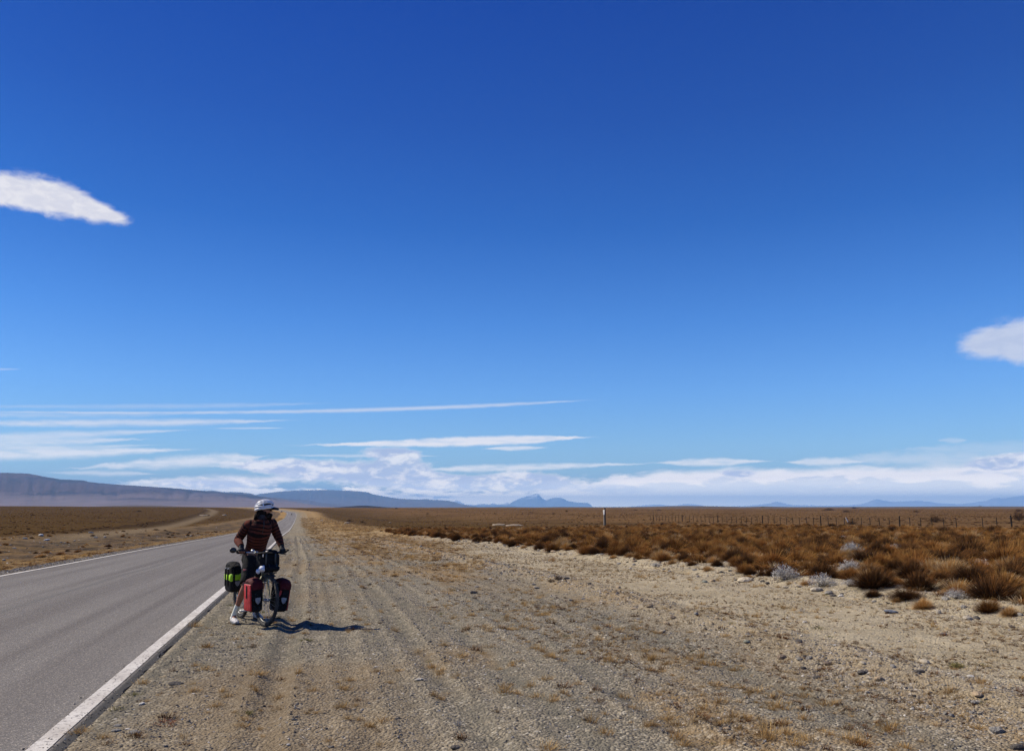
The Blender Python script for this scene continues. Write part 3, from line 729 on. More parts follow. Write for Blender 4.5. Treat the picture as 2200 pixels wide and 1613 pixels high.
def dome(n, L, th_max=68, r0=.10, width=.006, seed=0, seg=3, lmin=.7, wind=.08, droop=.10, squash=1.0):
    """hedgehog of stiff blades radiating from a small crown"""
    r_ = np.random.RandomState(seed); vs = []; fs = []; hs = []
    lob = r_.rand(6) * 6.28
    for i in range(n):
        a = r_.rand() * 6.283; q = r_.rand() ** .6; th = R(th_max) * q + r_.randn() * .06
        ll = L * (lmin + (1 - lmin) * r_.rand()) * (1 + .16 * math.sin(2 * a + lob[0]) + .10 * math.sin(3 * a + lob[1]))
        bx, by = math.cos(a) * q * r0 + r_.randn() * .02, math.sin(a) * q * r0 + r_.randn() * .02
        dxy = math.sin(th) * ll; dz_ = math.cos(th) * ll * squash; wa = r_.rand() * math.pi; wx, wy = math.cos(wa) * width, math.sin(wa) * width
        b0 = len(vs)
        for k in range(seg + 1):
            u = k / seg
            x = bx + math.cos(a) * dxy * u + wind * ll * u * u; y = by + math.sin(a) * dxy * u - wind * .3 * ll * u * u
            z = dz_ * u - droop * dxy * u * u - .015
            w = (1 - .8 * u * u)
            vs.append((x - wx * w, y - wy * w, z)); vs.append((x + wx * w, y + wy * w, z)); hs += [u * ll / L] * 2
            if k: fs.append((b0 + 2 * k - 2, b0 + 2 * k - 1, b0 + 2 * k + 1, b0 + 2 * k))
    return vs, fs, hs
def plant_mesh(name, parts, mats):
    me_ = bpy.data.meshes.new(name); V = []; Fc = []; H = []; MI = []
    for (v, f, h), mi in parts:
        b0 = len(V); V += v; Fc += [tuple(i + b0 for i in q) for q in f]; H += list(h); MI += [mi] * len(f)
    me_.from_pydata(V, [], Fc)
    at = me_.attributes.new('hgt', 'FLOAT', 'POINT'); at.data.foreach_set('value', np.array(H, np.float32))
    for m_ in mats: me_.materials.append(m_)
    me_.polygons.foreach_set('material_index', MI)
    return me_
def grass_mat(name, root, mid, tip, hue=.25, trans=.25):
    m_, X_, b, t_ = new_mat(name)
    a = t_.nodes.new('ShaderNodeAttribute'); a.attribute_name = 'hgt'
    oi = t_.nodes.new('ShaderNodeObjectInfo')
    n = X_.noise(obj_co(t_), 14, 3, .6)
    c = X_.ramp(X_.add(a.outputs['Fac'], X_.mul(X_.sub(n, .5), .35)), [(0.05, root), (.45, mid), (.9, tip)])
    f = X_.smooth(X_.noise(X_.xyz(X_.mul(oi.outputs['Random'], 57.0), 1.0, 2.0), 3.0, 2, .5), .3, .7)
    c = X_.mix(1.0, c, X_.mix(f, (1 - hue, 1 - hue * 1.05, 1 - hue * 1.1, 1), (1 + hue, 1 + hue * .85, 1 + hue * .6, 1)), 'MULTIPLY')
    tr = t_.nodes.new('ShaderNodeBsdfTranslucent'); t_.links.new(c, tr.inputs['Color'])
    df = t_.nodes.new('ShaderNodeBsdfDiffuse'); t_.links.new(c, df.inputs['Color'])
    mx = t_.nodes.new('ShaderNodeMixShader'); mx.inputs[0].default_value = trans
    t_.links.new(df.outputs[0], mx.inputs[1]); t_.links.new(tr.outputs[0], mx.inputs[2])
    t_.links.new(mx.outputs[0], t_.nodes['Material Output'].inputs['Surface']); t_.nodes.remove(b)
    return m_
gm_gold = grass_mat('dry_golden_grass', (.08, .04, .016), (.29, .135, .038), (.50, .285, .09))  # tussock grasses: dead brown roots deepened as shade, tips lightened as sunlit
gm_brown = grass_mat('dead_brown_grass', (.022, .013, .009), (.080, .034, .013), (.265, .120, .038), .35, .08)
gm_tuft = grass_mat('sunbleached_tuft_grass', (.17, .10, .045), (.38, .24, .095), (.58, .42, .20))
gm_dark = grass_mat('dark_dead_brush', (.022, .015, .012), (.045, .026, .016), (.115, .060, .027), .3, .08)
gm_straw = grass_mat('pale_straw', (.22, .15, .08), (.42, .31, .17), (.60, .48, .30), .2)
gm_gray = grass_mat('grey_white_twigs', (.12, .11, .10), (.30, .29, .275), (.55, .54, .52), .12, .1)
gm_green = grass_mat('olive_green_leaves', (.06, .055, .02), (.14, .13, .04), (.24, .21, .08), .15)
gm_red = grass_mat('reddish_dry_stems', (.12, .05, .03), (.25, .09, .045), (.34, .15, .08), .15)
# tussocks: unit about 0.7 m wide, 0.45 m tall
tus = []
for k in range(4):   # two-tone tussocks
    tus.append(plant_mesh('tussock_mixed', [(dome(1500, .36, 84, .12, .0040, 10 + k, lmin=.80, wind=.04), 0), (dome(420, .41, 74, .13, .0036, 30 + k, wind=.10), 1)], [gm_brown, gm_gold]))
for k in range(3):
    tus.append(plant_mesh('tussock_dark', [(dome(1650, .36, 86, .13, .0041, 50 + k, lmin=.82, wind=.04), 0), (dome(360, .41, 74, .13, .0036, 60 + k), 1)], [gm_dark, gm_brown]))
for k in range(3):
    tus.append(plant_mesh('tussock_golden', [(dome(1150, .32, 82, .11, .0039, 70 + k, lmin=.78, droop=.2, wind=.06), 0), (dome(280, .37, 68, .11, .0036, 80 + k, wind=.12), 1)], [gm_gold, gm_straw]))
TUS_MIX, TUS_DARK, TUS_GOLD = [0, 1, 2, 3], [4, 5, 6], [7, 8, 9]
def twig_mesh(name, seed, n=46, leafy=True, mat=gm_gray, R0=.30, H0=.30, sz=.016):
    r_ = np.random.RandomState(seed); vs = []; fs = []; hs = []
    for i in range(n):
        a = r_.rand() * 6.283; q = r_.rand() ** .5
        p0 = np.array([0.03 * math.cos(a), .03 * math.sin(a), -.02]); p1 = np.array([R0 * q * math.cos(a), R0 * q * math.sin(a), H0 * (1 - .75 * q * q) * (.6 + .5 * r_.rand())])
        side = np.array([-math.sin(a), math.cos(a), 0]) * .004
        pm_ = (p0 + p1) / 2 + np.array([math.cos(a), math.sin(a), 0]) * .05 * R0 + r_.randn(3) * .012
        b0 = len(vs)
        for p, w in ((p0, 1.2), (pm_, .9), (p1, .5)):
            vs += [tuple(p - side * w), tuple(p + side * w)]; hs += [max(0, p[2] / H0)] * 2
        fs += [(b0, b0 + 1, b0 + 3, b0 + 2), (b0 + 2, b0 + 3, b0 + 5, b0 + 4)]
        if leafy:
            for j in range(9):
                c0 = p1 + r_.randn(3) * .035 - (p1 - pm_) * r_.rand() * .5
                u = r_.randn(3); u /= np.linalg.norm(u); w = np.cross(u, r_.randn(3)); w /= np.linalg.norm(w)
                b0 = len(vs); s_ = sz * (.6 + .8 * r_.rand())
                vs += [tuple(c0 - u * s_), tuple(c0 + w * s_ * .4), tuple(c0 + u * s_), tuple(c0 - w * s_ * .4)]
                hs += [.4 + .6 * r_.rand()] * 4; fs.append((b0, b0 + 1, b0 + 2, b0 + 3))
    return plant_mesh(name, [((vs, fs, hs), 0)], [mat])
gray_bush = [twig_mesh('grey_bush', 100 + k, 110) for k in range(3)]
dark_bush = [twig_mesh('dark_bush', 110 + k, 90, True, gm_dark) for k in range(2)]
green_bush = [twig_mesh('green_mat', 120 + k, 60, True, gm_green, .16, .07, .012) for k in range(2)]
twig_bare = [twig_mesh('bare_twigs', 130 + k, 22, False, gm_gray, .16, .10) for k in range(2)]
# small dry grass tufts, unit about 0.12 m wide
tuft = []
for k in range(4): tuft.append(plant_mesh('tuft_gold', [(dome(80, .085, 66, .018, .0018, 140 + k, wind=.15), 0)], [gm_tuft]))
for k in range(2): tuft.append(plant_mesh('tuft_straw', [(dome(60, .08, 76, .02, .002, 150 + k, wind=.15), 0)], [gm_straw]))
for k in range(2): tuft.append(plant_mesh('tuft_brown', [(dome(70, .07, 66, .018, .0022, 160 + k), 0)], [gm_brown]))
tuft.append(plant_mesh('tuft_green', [(dome(110, .06, 80, .03, .0025, 170, squash=.8), 0)], [gm_green]))
far_tuft = [plant_mesh('plain_tuft', [(blades(40, .34, .26, .6, .022, .16, 180 + k, seg=2), 0)], [[gm_brown, gm_dark, gm_gold][k]]) for k in range(3)]

def stone_mat(name, stops, sc=5):
    m_, X_, b, t_ = new_mat(name)
    oi = t_.nodes.new('ShaderNodeObjectInfo')
    c = X_.ramp(oi.outputs['Random'], stops)
    c = X_.mix(X_.m('LESS_THAN', oi.outputs['Alpha'], .9), c, oi.outputs['Color'])
    n = X_.noise(obj_co(t_), sc, 5, .65)
    c = X_.mix(1.0, c, X_.ramp(n, [(.3, (.78, .77, .76)), (.7, (1.2, 1.2, 1.2))]), 'MULTIPLY')
    t_.links.new(c, b.inputs['Base Color']); b.inputs['Roughness'].default_value = .92; b.inputs['Specular IOR Level'].default_value = .15
    t_.links.new(bump(t_, n, .08, .6), b.inputs['Normal'])
    return m_
sm = stone_mat('mixed_field_stone', [(0, (.15, .135, .12)), (.25, (.24, .215, .185)), (.5, (.34, .29, .225)), (.7, (.43, .365, .27)), (.88, (.52, .46, .37)), (1, (.70, .66, .58))])
def stone_mesh(name, seed, sub=2, flat=.6, ang=.35, mt=None):
    r_ = np.random.RandomState(seed)
    bm = bmesh.new(); bmesh.ops.create_icosphere(bm, subdivisions=sub, radius=.5)
    planes = [(Vector(r_.randn(3)).normalized(), .5 * (1 - ang * r_.rand())) for _ in range(7)]
    for v in bm.verts:
        p = v.co.copy()
        for n_, d_ in planes:
            e = p.dot(n_) - d_
            if e > 0: p -= n_ * e * .9
        v.co = Vector((p.x * (1 + .1 * math.sin(seed)), p.y * .8, p.z * flat))
    me_ = bpy.data.meshes.new(name); bm.to_mesh(me_); bm.free()
    me_.polygons.foreach_set('use_smooth', [False for k in range(len(me_.polygons))]); me_.materials.append(mt or sm)
    return me_
sm_s = stone_mat('dark_slate_gravel', [(0, (.055, .056, .058)), (.4, (.10, .10, .10)), (.75, (.16, .155, .15)), (1, (.26, .25, .235))])
stones = [stone_mesh('stone', k, 2, .45 + .07 * (k % 4), .2 + .08 * (k % 5)) for k in range(8)]
pebbles = [stone_mesh('pebble', 20 + k, 1, .5 + .05 * (k % 3), .3, sm if k < 4 else sm_s) for k in range(6)]

# ------------------------------------------------------------------ scatter masses (nobody could count these)
def scatter(name, meshes, pts, idx, rot, scl, kind='stuff'):
    srcs = bpy.data.collections.new(name + '_source')
    for k, m_ in enumerate(meshes):
        o = bpy.data.objects.new('%s_%02d' % (name, k), m_); srcs.objects.link(o)
    me_ = bpy.data.meshes.new(name); me_.vertices.add(len(pts)); me_.vertices.foreach_set('co', np.asarray(pts, np.float32).ravel())
    a = me_.attributes.new('pick', 'INT', 'POINT'); a.data.foreach_set('value', np.asarray(idx, np.int32))
    a = me_.attributes.new('turn', 'FLOAT_VECTOR', 'POINT'); a.data.foreach_set('vector', np.asarray(rot, np.float32).ravel())
    a = me_.attributes.new('size', 'FLOAT_VECTOR', 'POINT'); a.data.foreach_set('vector', np.asarray(scl, np.float32).ravel())
    o = link(name, me_); o['kind'] = kind
    ng = bpy.data.node_groups.new(name, 'GeometryNodeTree')
    ng.interface.new_socket('Geometry', in_out='INPUT', socket_type='NodeSocketGeometry')
    ng.interface.new_socket('Geometry', in_out='OUTPUT', socket_type='NodeSocketGeometry')
    N = ng.nodes; L = ng.links
    gi = N.new('NodeGroupInput'); go = N.new('NodeGroupOutput')
    ci = N.new('GeometryNodeCollectionInfo'); ci.inputs['Collection'].default_value = srcs
    ci.inputs['Separate Children'].default_value = True; ci.inputs['Reset Children'].default_value = True
    ip = N.new('GeometryNodeInstanceOnPoints'); ip.inputs['Pick Instance'].default_value = True
    def na(n_, ty):
        q = N.new('GeometryNodeInputNamedAttribute'); q.data_type = ty; q.inputs['Name'].default_value = n_
        return [s for s in q.outputs if s.enabled and s.name == 'Attribute'][0]
    e2r = N.new('FunctionNodeEulerToRotation')
    L.new(gi.outputs[0], ip.inputs['Points']); L.new(ci.outputs[0], ip.inputs['Instance'])
    L.new(na('pick', 'INT'), ip.inputs['Instance Index'])
    L.new(na('turn', 'FLOAT_VECTOR'), e2r.inputs[0]); L.new(e2r.outputs[0], ip.inputs['Rotation'])
    L.new(na('size', 'FLOAT_VECTOR'), ip.inputs['Scale'])
    L.new(ip.outputs[0], go.inputs[0])
    md = o.modifiers.new('scatter', 'NODES'); md.node_group = ng
    return o
def field(s, t):
    """world positions on the ground for arrays s, t"""
    z = height(s, t); c_ = cs(s)
    return np.stack([D2.x * s + N2.x * (t + c_), D2.y * s + N2.y * (t + c_), z], -1)
def inview(p, m=.08):
    x, y = p[:, 0], p[:, 1]
    return (y > 3) & (np.abs(x / np.maximum(y, .1)) < .65 + m + .3 / np.maximum(y, .5))
def rings(n, s0, s1, t0, t1, pw=1.0):
    """random (s,t) with density falling off with distance as s**-pw"""
    u = nrg.rand(n)
    if abs(pw - 1) < 1e-6: s = s0 * (s1 / s0) ** u
    else: s = (s0 ** (1 - pw) + u * (s1 ** (1 - pw) - s0 ** (1 - pw))) ** (1 / (1 - pw))
    return s, t0 + nrg.rand(n) * (t1 - t0)
def rots(n, tilt=.4):
    return np.stack([nrg.randn(n) * tilt, nrg.randn(n) * tilt, nrg.rand(n) * 6.283], -1)

# gravel over shoulder, windrow and sand
S_, T_ = rings(330000, 4.2, 75, -1.62, 11.5, 1.35)
dens = .2 + .9 * ss(.42, .62, .5 * fbm(S_ * .9 + 7, T_ * 1.8 + 3, 3) + .5 * fbm(S_ * .08, T_ * 4.5, 3))
dens *= 1 - .65 * np.exp(-((T_ + .28) / .13) ** 2) - .3 * np.exp(-((T_ - 1.25) / .15) ** 2)
dens *= 1 + .6 * np.exp(-((T_ - 5.4) / .7) ** 2) + .5 * np.exp(-((T_ - 10.2) / .7) ** 2) + .4 * np.exp(-((T_ + 1.3) / .3) ** 2)
dens *= 1 - .35 * (ss(6.2, 6.8, T_) - ss(9.2, 9.8, T_))
kp = nrg.rand(len(S_)) < dens / 1.7
S_, T_ = S_[kp], T_[kp]; p = field(S_, T_); v_ = inview(p); p, S_, T_ = p[v_], S_[v_], T_[v_]
n = len(p); sz = (.0075 + .010 * nrg.rand(n) ** 1.5 + .022 * nrg.rand(n) ** 7) * (1 + .035 * np.maximum(S_ - 6, 0)) * (1 + .6 * np.exp(-((T_ - 5.4) / .6) ** 2) + .6 * np.exp(-((T_ - 10.2) / .6) ** 2))
sz = np.minimum(sz, .075)
p[:, 2] -= .08 * sz
pk = np.where(nrg.rand(n) < np.clip(.22 + .45 * (1 - ss(-1.1, -.2, T_)) - .15 * ss(4, 6, T_), .05, 1), nrg.randint(4, 6, n), nrg.randint(0, 4, n))
gravel = scatter('gravel', pebbles, p, pk, rots(n, .5), np.stack([sz * (1 + .5 * nrg.rand(n)), sz * (1 + .3 * nrg.rand(n)), sz], -1))
# gravel along the left edge of the road and stones in the rough ground beyond
S_, T_ = rings(26000, 12, 120, -9.3, T_L - .03, 1.2); p = field(S_, T_); v_ = inview(p); p = p[v_]; n = len(p)
sz = .02 + .05 * nrg.rand(n) ** 2.5
scatter('gravel', pebbles, p, nrg.randint(0, 6, n), rots(n, .5), np.stack([sz, sz, sz * .8], -1))
S_, T_ = rings(9000, 14, 170, -29, -13, 1.2); kp = nrg.rand(9000) < .15 + .85 * ss(.45, .65, fbm(S_ * .3, T_ * .3, 3))
S_, T_ = S_[kp], T_[kp]; p = field(S_, T_); v_ = inview(p); p = p[v_]; n = len(p)
sz = .05 + .22 * nrg.rand(n) ** 4; p[:, 2] -= .1 * sz
scatter('rubble', pebbles, p, nrg.randint(0, 6, n), rots(n, .4), np.stack([sz * 1.2, sz, sz * .8], -1))
S_, T_ = rings(2600, 4.3, 40, -1.95, T_R + .02, 1.3); kp = nrg.rand(2600) < np.exp((T_ - T_R) / .09) * 1.1; S_, T_ = S_[kp], T_[kp]; p = field(S_, T_); p[:, 2] += .006; n = len(p); sz = .008 + .014 * nrg.rand(n)
scatter('gravel', pebbles, p, nrg.randint(0, 6, n), rots(n, .4), np.stack([sz, sz, sz * .8], -1))
# short dry grass over the verge in the distance
S_, T_ = rings(70000, 17, 520, -14, 16, 1.0)
g2 = zones(S_, T_)[0]; kp = nrg.rand(len(S_)) < g2 * (.10 + .6 * ss(.45, .65, fbm(S_ * .12, T_ * .6, 3)))
kp &= (T_ > T_R + .2) | (T_ < T_L - .5)
S_, T_ = S_[kp], T_[kp]; p = field(S_, T_); v_ = inview(p); p, S_ = p[v_], S_[v_]; n = len(p)
sz = (.7 + .7 * nrg.rand(n)) * (1 + np.minimum(S_, 300) * .006)
scatter('verge_grass', tuft[2:8], p, nrg.randint(0, 6, n), rots(n, .1), np.stack([sz * 1.5, sz * 1.5, sz], -1))
# low tufts of the open plain
S_, T_ = rings(90000, 45, 900, -420, 620, .6)
z_ = zones(S_, T_); kp = (z_[3] > .5) & (z_[5] < .3) & (nrg.rand(len(S_)) < .25 + .75 * ss(.4, .62, fbm(S_ * .06, T_ * .06, 3)))
S_, T_ = S_[kp], T_[kp]; p = field(S_, T_); v_ = inview(p); p = p[v_]; n = len(p)
sz = .35 + .65 * nrg.rand(n) ** 2
pk = np.where(nrg.rand(n) < .70, 0, np.where(nrg.rand(n) < .7, 1, 2))
scatter('plain_grass', far_tuft, p, pk, rots(n, .05), np.stack([sz * 1.3, sz * 1.3, sz * .8], -1))

# ------------------------------------------------------------------ tussock field: the nearest ones are things of their own
GT = 'tussocks of the field right of the gravel'
placed = []   # (x, y, radius)
LM = [('the rider', 550, 1330), ('the bicycle shadow tip', 800, 1346), ('the near white line', 250, 1450), ('the white line at bottom left', 130, 1570), ('the red stemmed plant', 355, 1555), ('the tyre ruts', 640, 1480), ('the tyre ruts', 660, 1590),
      ('the bleached twig bush', 985, 1560), ('the flat whitish stone', 900, 1461), ('the tall lone golden tuft', 1163, 1399), ('the small dark shrub', 1200, 1245), ('the orange tussock on gravel', 1318, 1190),
      ('the egg shaped boulder', 1605, 1250), ('the pale angular rock', 1757, 1270), ('the large grey bush', 1692, 1230), ('the flat blue grey slab', 1918, 1317), ('the lone golden tussock', 1990, 1300),
      ('the large dark tussock', 2143, 1270), ('the wide domed tussock', 2096, 1190), ('the white leafed bush', 1835, 1185), ('the marker post', 1297, 1130), ('the leaning white stake', 1820, 1125),
      ('the pale mounds', 1100, 1130), ('the whitish bush mid field', 1607, 1185), ('the brown round stone', 1781, 1428), ('the white twig clump', 1725, 1316), ('the yellow green tuft', 2105, 1468), ('the olive plants', 1770, 1360),
      ('the bottom edge, centre', 1150, 1605), ('the bottom edge, centre right', 1500, 1605), ('the bottom edge, far right', 1850, 1605), ('the bottom right corner', 2150, 1590), ('the slate stone', 980, 1609), ('the greenish flat stone', 1606, 1381), ('the far left end of the field', 900, 1150),
      ('the chalk white rock', 88, 1151), ('the far golden verge', 200, 1205), ('the far golden verge', 420, 1160), ('the light track', 330, 1138), ('the left picture edge', 5, 1180)]
def proj(p):
    d = Vector((p[0], p[1], p[2] - CZ)); w = d.y * CP + d.z * SP
    return 1100 + F * d.x / w, 806.5 - F * (-d.y * SP + d.z * CP) / w
def beside(p):
    px, py = proj(p)
    n, lx, ly = min(LM, key=lambda l: (l[1] - px) ** 2 + (1.8 * (l[2] - py)) ** 2)
    if 'bottom' in n or 'edge' in n: return 'near ' + n
    a = 'left of' if px < lx else 'right of'
    b_ = 'just behind' if py < ly else 'just before'
    return (a if abs(px - lx) > 1.8 * abs(py - ly) else b_) + ' ' + n
TONE = [('blue grey', (.17, .19, .22)), ('greenish', (.24, .25, .20)), ('bluish white', (.42, .44, .46)), ('whitish', (.48, .45, .40)), ('white', (.60, .57, .51)), ('cream', (.50, .43, .32)), ('slate', (.10, .105, .11)), ('dark', (.10, .09, .08)),
        ('pale', (.42, .37, .29)), ('tan', (.38, .29, .19)), ('brown', (.22, .17, .125)), ('grey', (.25, .235, .21))]
def tone(o, label):
    best = min(((label.find(k), c) for k, c in TONE if label and k in label), default=None)
    if best: o.color = (*best[1], .5)
AUTO = []
def auto(o, head, tail=''):
    AUTO.append((o, head, tail)); return o
def size_word(v, lo, hi): return 'small' if v < lo else ('large' if v > hi else 'medium')
def put_plant(name, me_, p, scl, rz, label, cat, group=None, tilt=0.0):
    o = link(name, me_); o.location = (p[0], p[1], p[2]); o.scale = scl
    o.rotation_euler = (tilt, 0, rz); return tag(o, label, cat, group)
LBT = {0: 'brown tussock of dead grass with golden blades among other tussocks in the field', 1: 'dark brown dead tussock among other tussocks in the field',
       2: 'bright golden dry tussock among darker ones in the field'}
def tus_kind(i): return 0 if i in TUS_MIX else (1 if i in TUS_DARK else 2)
hero = [  # photo x, photo base y, photo width, mesh, height factor, label
    (2143, 1288, 92, 5, 1.0, 'large dark brown tussock nearest the right edge of the field'),
    (2095, 1252, 76, 4, 1.0, 'dark tussock beside a low grey bush, second large one from the right edge'),
    (2131, 1315, 52, 1, .95, 'small brown and gold tussock in front of the largest dark one'),
    (2176, 1322, 46, 8, .9, 'low golden tussock at the stony edge, furthest to the right'),
    (1990, 1307, 56, 7, .9, 'golden tussock standing alone at the stony edge beside a flat grey rock'),
    (1934, 1292, 38, 9, .55, 'flat golden cushion of grass at the stony edge'),
    (1955, 1287, 66, 4, .6, 'low dark tussock joined to the golden cushion at the stony edge'),
    (1880, 1281, 40, 6, .7, 'small dark grey tussock at the gravel edge'),
    (1872, 1239, 50, 5, 1.0, 'dark tussock with a golden crest behind the pale grey bush'),
    (1833, 1244, 54, 0, .9, None), (1772, 1237, 62, 5, .9, 'dark blackish tussock behind the big grey bush'),
    (1929, 1227, 52, 6, 1.0, None), (1976, 1222, 52, 0, 1.0, None), (2029, 1248, 44, 4, .9, None), (2027, 1212, 54, 5, .9, None),
    (2008, 1184, 50, 0, .9, None), (2096, 1195, 78, 4, .8, 'wide dark domed tussock with a golden right side'), (2176, 1232, 62, 8, 1.1, 'broad golden tussock by the right edge of the picture'),
    (2170, 1187, 54, 1, .9, None), (2093, 1160, 46, 7, .9, None), (2137, 1147, 40, 5, .8, None), (2050, 1168, 44, 6, .8, None),
    (1920, 1168, 40, 5, .9, None), (1962, 1164, 46, 0, .9, None), (1899, 1184, 34, 7, .9, None), (1832, 1165, 36, 8, .9, None),
    (1888, 1205, 36, 6, .9, None), (1543, 1216, 34, 5, .9, None), (1520, 1222, 26, 7, .6, None), (1473, 1206, 36, 4, .9, None),
    (1445, 1211, 28, 9, .8, None), (1524, 1226, 30, 8, .7, 'small golden tussock on the gravel below a dark one'), (1318, 1199, 24, 7, .8, 'small orange tussock standing out on the gravel'),
    (1614, 1234, 36, 6, .9, None), (1662, 1236, 36, 5, 1.0, None), (1640, 1212, 40, 0, 1.0, None), (1690, 1200, 44, 7, .9, None), (1611, 1240, 24, 9, .6, None),
    (1740, 1255, 44, 8, .5, 'low spread of golden grass beside the large grey bush'), (1410, 1190, 30, 5, .9, None), (1366, 1186, 26, 4, .9, None),
]
# everything in the field as data first; the ones that show largest become separate objects
cand = []
for (hx, hy, hw, mi, hf, lb) in hero:
    q = hit(hx, hy); w = hw / mpp(q); sc_ = w / .80
    q = q + Vector((0, .18 * w, 0))
    cand.append([q.x, q.y, gz(q.x, q.y) - .01, sc_, sc_ * hf * 1.12, mi, lb, 1e9]); placed.append((q.x, q.y, w * .38))
grey = [(1835, 1190, 46, .9, 0, 'pale grey white leafed bush between golden tussocks, mid field'), (1692, 1246, 58, .85, 1, 'large pale grey bush at the stony edge in the middle of the field front'),
        (1772, 1260, 60, .7, 2, 'pale grey bush with whitish leaves right behind the biggest pale rock'), (1832, 1260, 42, .6, 0, 'low pale grey bush beside the one behind the biggest pale rock'),
        (2110, 1222, 44, .7, 1, 'low spiky grey bush in front of the wide dark domed tussock'), (2062, 1286, 44, .7, 2, 'grey bush with dead dark twigs close to the stony edge on the right'),
        (1607, 1188, 24, .7, 1, 'small whitish bush in the middle of the brown tussocks'), (1393, 1143, 16, .6, 0, 'tiny whitish bush far back in the tussock field'),
        (1955, 1138, 26, .35, 2, 'low grey bush by the fence behind the tussocks'), (1410, 1217, 28, .5, 0, 'low dead grey bush lying on the gravel edge'), (1500, 1206, 24, .6, 1, 'small grey bush among the tussocks at the front')]
for (hx, hy, hw, hf, k, lb) in grey:
    q = hit(hx, hy); w = hw / mpp(q); q = q + Vector((0, .2 * w, 0))
    put_plant('grey_bush', gray_bush[k], (q.x, q.y, gz(q.x, q.y)), (w / .62, w / .62, w / .62 * hf * 1.15), k * 2.1 + hx, lb, 'bush', 'grey bushes among the tussocks'); placed.append((q.x, q.y, w * .4))
for _ in range(34):
    s, t = 14 + 75 * rnd.random() ** 1.2, rnd.uniform(11, 48); w_ = to_w(s, t)
    if not inview(np.array([[w_.x, w_.y, 0]]))[0]: continue
    k = rnd.uniform(.5, 1.1); put_plant('grey_bush', gray_bush[rnd.randrange(3)], (w_.x, w_.y, gz(w_.x, w_.y)), (k, k, k * .8), rnd.random() * 6, '%s grey bush %s' % (size_word(k, .7, .95), beside(w_.to_3d())), 'bush', 'grey bushes among the tussocks'); placed.append((w_.x, w_.y, .22 * k))
grid = {}
def free(x, y, r):
    gx, gy = int(x // 1.5), int(y // 1.5)
    for i in (-1, 0, 1):
        for j in (-1, 0, 1):
            for (a, b_, r2) in grid.get((gx + i, gy + j), ()):
                if (a - x) ** 2 + (b_ - y) ** 2 < (r + r2) ** 2: return False
    return True
def occupy(x, y, r): grid.setdefault((int(x // 1.5), int(y // 1.5)), []).append((x, y, r))
for (x, y, r) in placed: occupy(x, y, r)
S_, T_ = rings(34000, 8.5, 150, 9.9, 76, .55); _a, _b = rings(5000, 8.0, 34, 10.0, 30, .9); S_ = np.concatenate([_a, S_]); T_ = np.concatenate([_b, T_])
W_ = field(S_, T_); V_ = inview(W_, .12)
edge_n = fbm(S_ * .35, T_ * .35, 2)
for s, t, w, v, e in zip(S_, T_, W_, V_, edge_n):
    if not v: continue
    if t < 10.1 + (e - .35) * 1.3: continue
    if s > 112 - .0 * t + (e - .5) * 16 + max(0, t - 30) * .25: continue
    if t > 66 + (e - .5) * 14: continue
    if e < .30 and rnd.random() < .6: continue
    sc = rnd.choice([.4, .55, .75, .95, 1.1, 1.25, 1.5]) * (0.8 + .35 * rnd.random())
    if t < 12: sc *= .88
    r = .27 * sc
    if not free(w[0], w[1], r * 1.0): continue
    occupy(w[0], w[1], r * 1.0)
    u = rnd.random()
    mi = rnd.choice(TUS_MIX) if u < .46 else (rnd.choice(TUS_DARK) if u < .80 else rnd.choice(TUS_GOLD))
    if mi in TUS_GOLD: sc *= .85
    cand.append([w[0], w[1], w[2] - .02, sc, sc * (.8 + .4 * rnd.random()), mi, None, sc / math.hypot(w[0], w[1])])
print('tussocks', len(cand))
cand.sort(key=lambda c_: -c_[7])
def where_txt(x, y):
    s, t = to_st(x, y)
    a = 'at the stony edge' if t < 12.5 else ('a few steps in from the stony edge' if t < 18 else 'well inside the field')
    return a
for c_ in cand[:288]:
    lb = c_[6] or '%s %s tussock %s' % (size_word(c_[3], .6, .95), {0: 'brown', 1: 'dark brown', 2: 'golden'}[tus_kind(c_[5])], beside(c_))
    put_plant('tussock', tus[c_[5]], c_[:3], (c_[3], c_[3], c_[4]), rnd.random() * .9 - .45, lb, 'tussock', GT)
rest = cand[288:]
scatter('tussock_field', tus, [c_[:3] for c_ in rest], [c_[5] for c_ in rest], [(0, 0, rnd.random() * 1.2 - .6) for _ in rest], [(c_[3], c_[3], c_[4]) for c_ in rest])
# dead litter under the tussocks
S_, T_ = rings(16000, 9, 90, 10.4, 62, .9); p = field(S_, T_); v_ = inview(p); p = p[v_]; n = len(p); sz = 1.0 + 1.6 * nrg.rand(n)
scatter('dry_litter', tuft[5:8] , p, nrg.randint(0, 3, n), rots(n, .2), np.stack([sz * 1.3, sz * 1.3, sz * .8], -1))

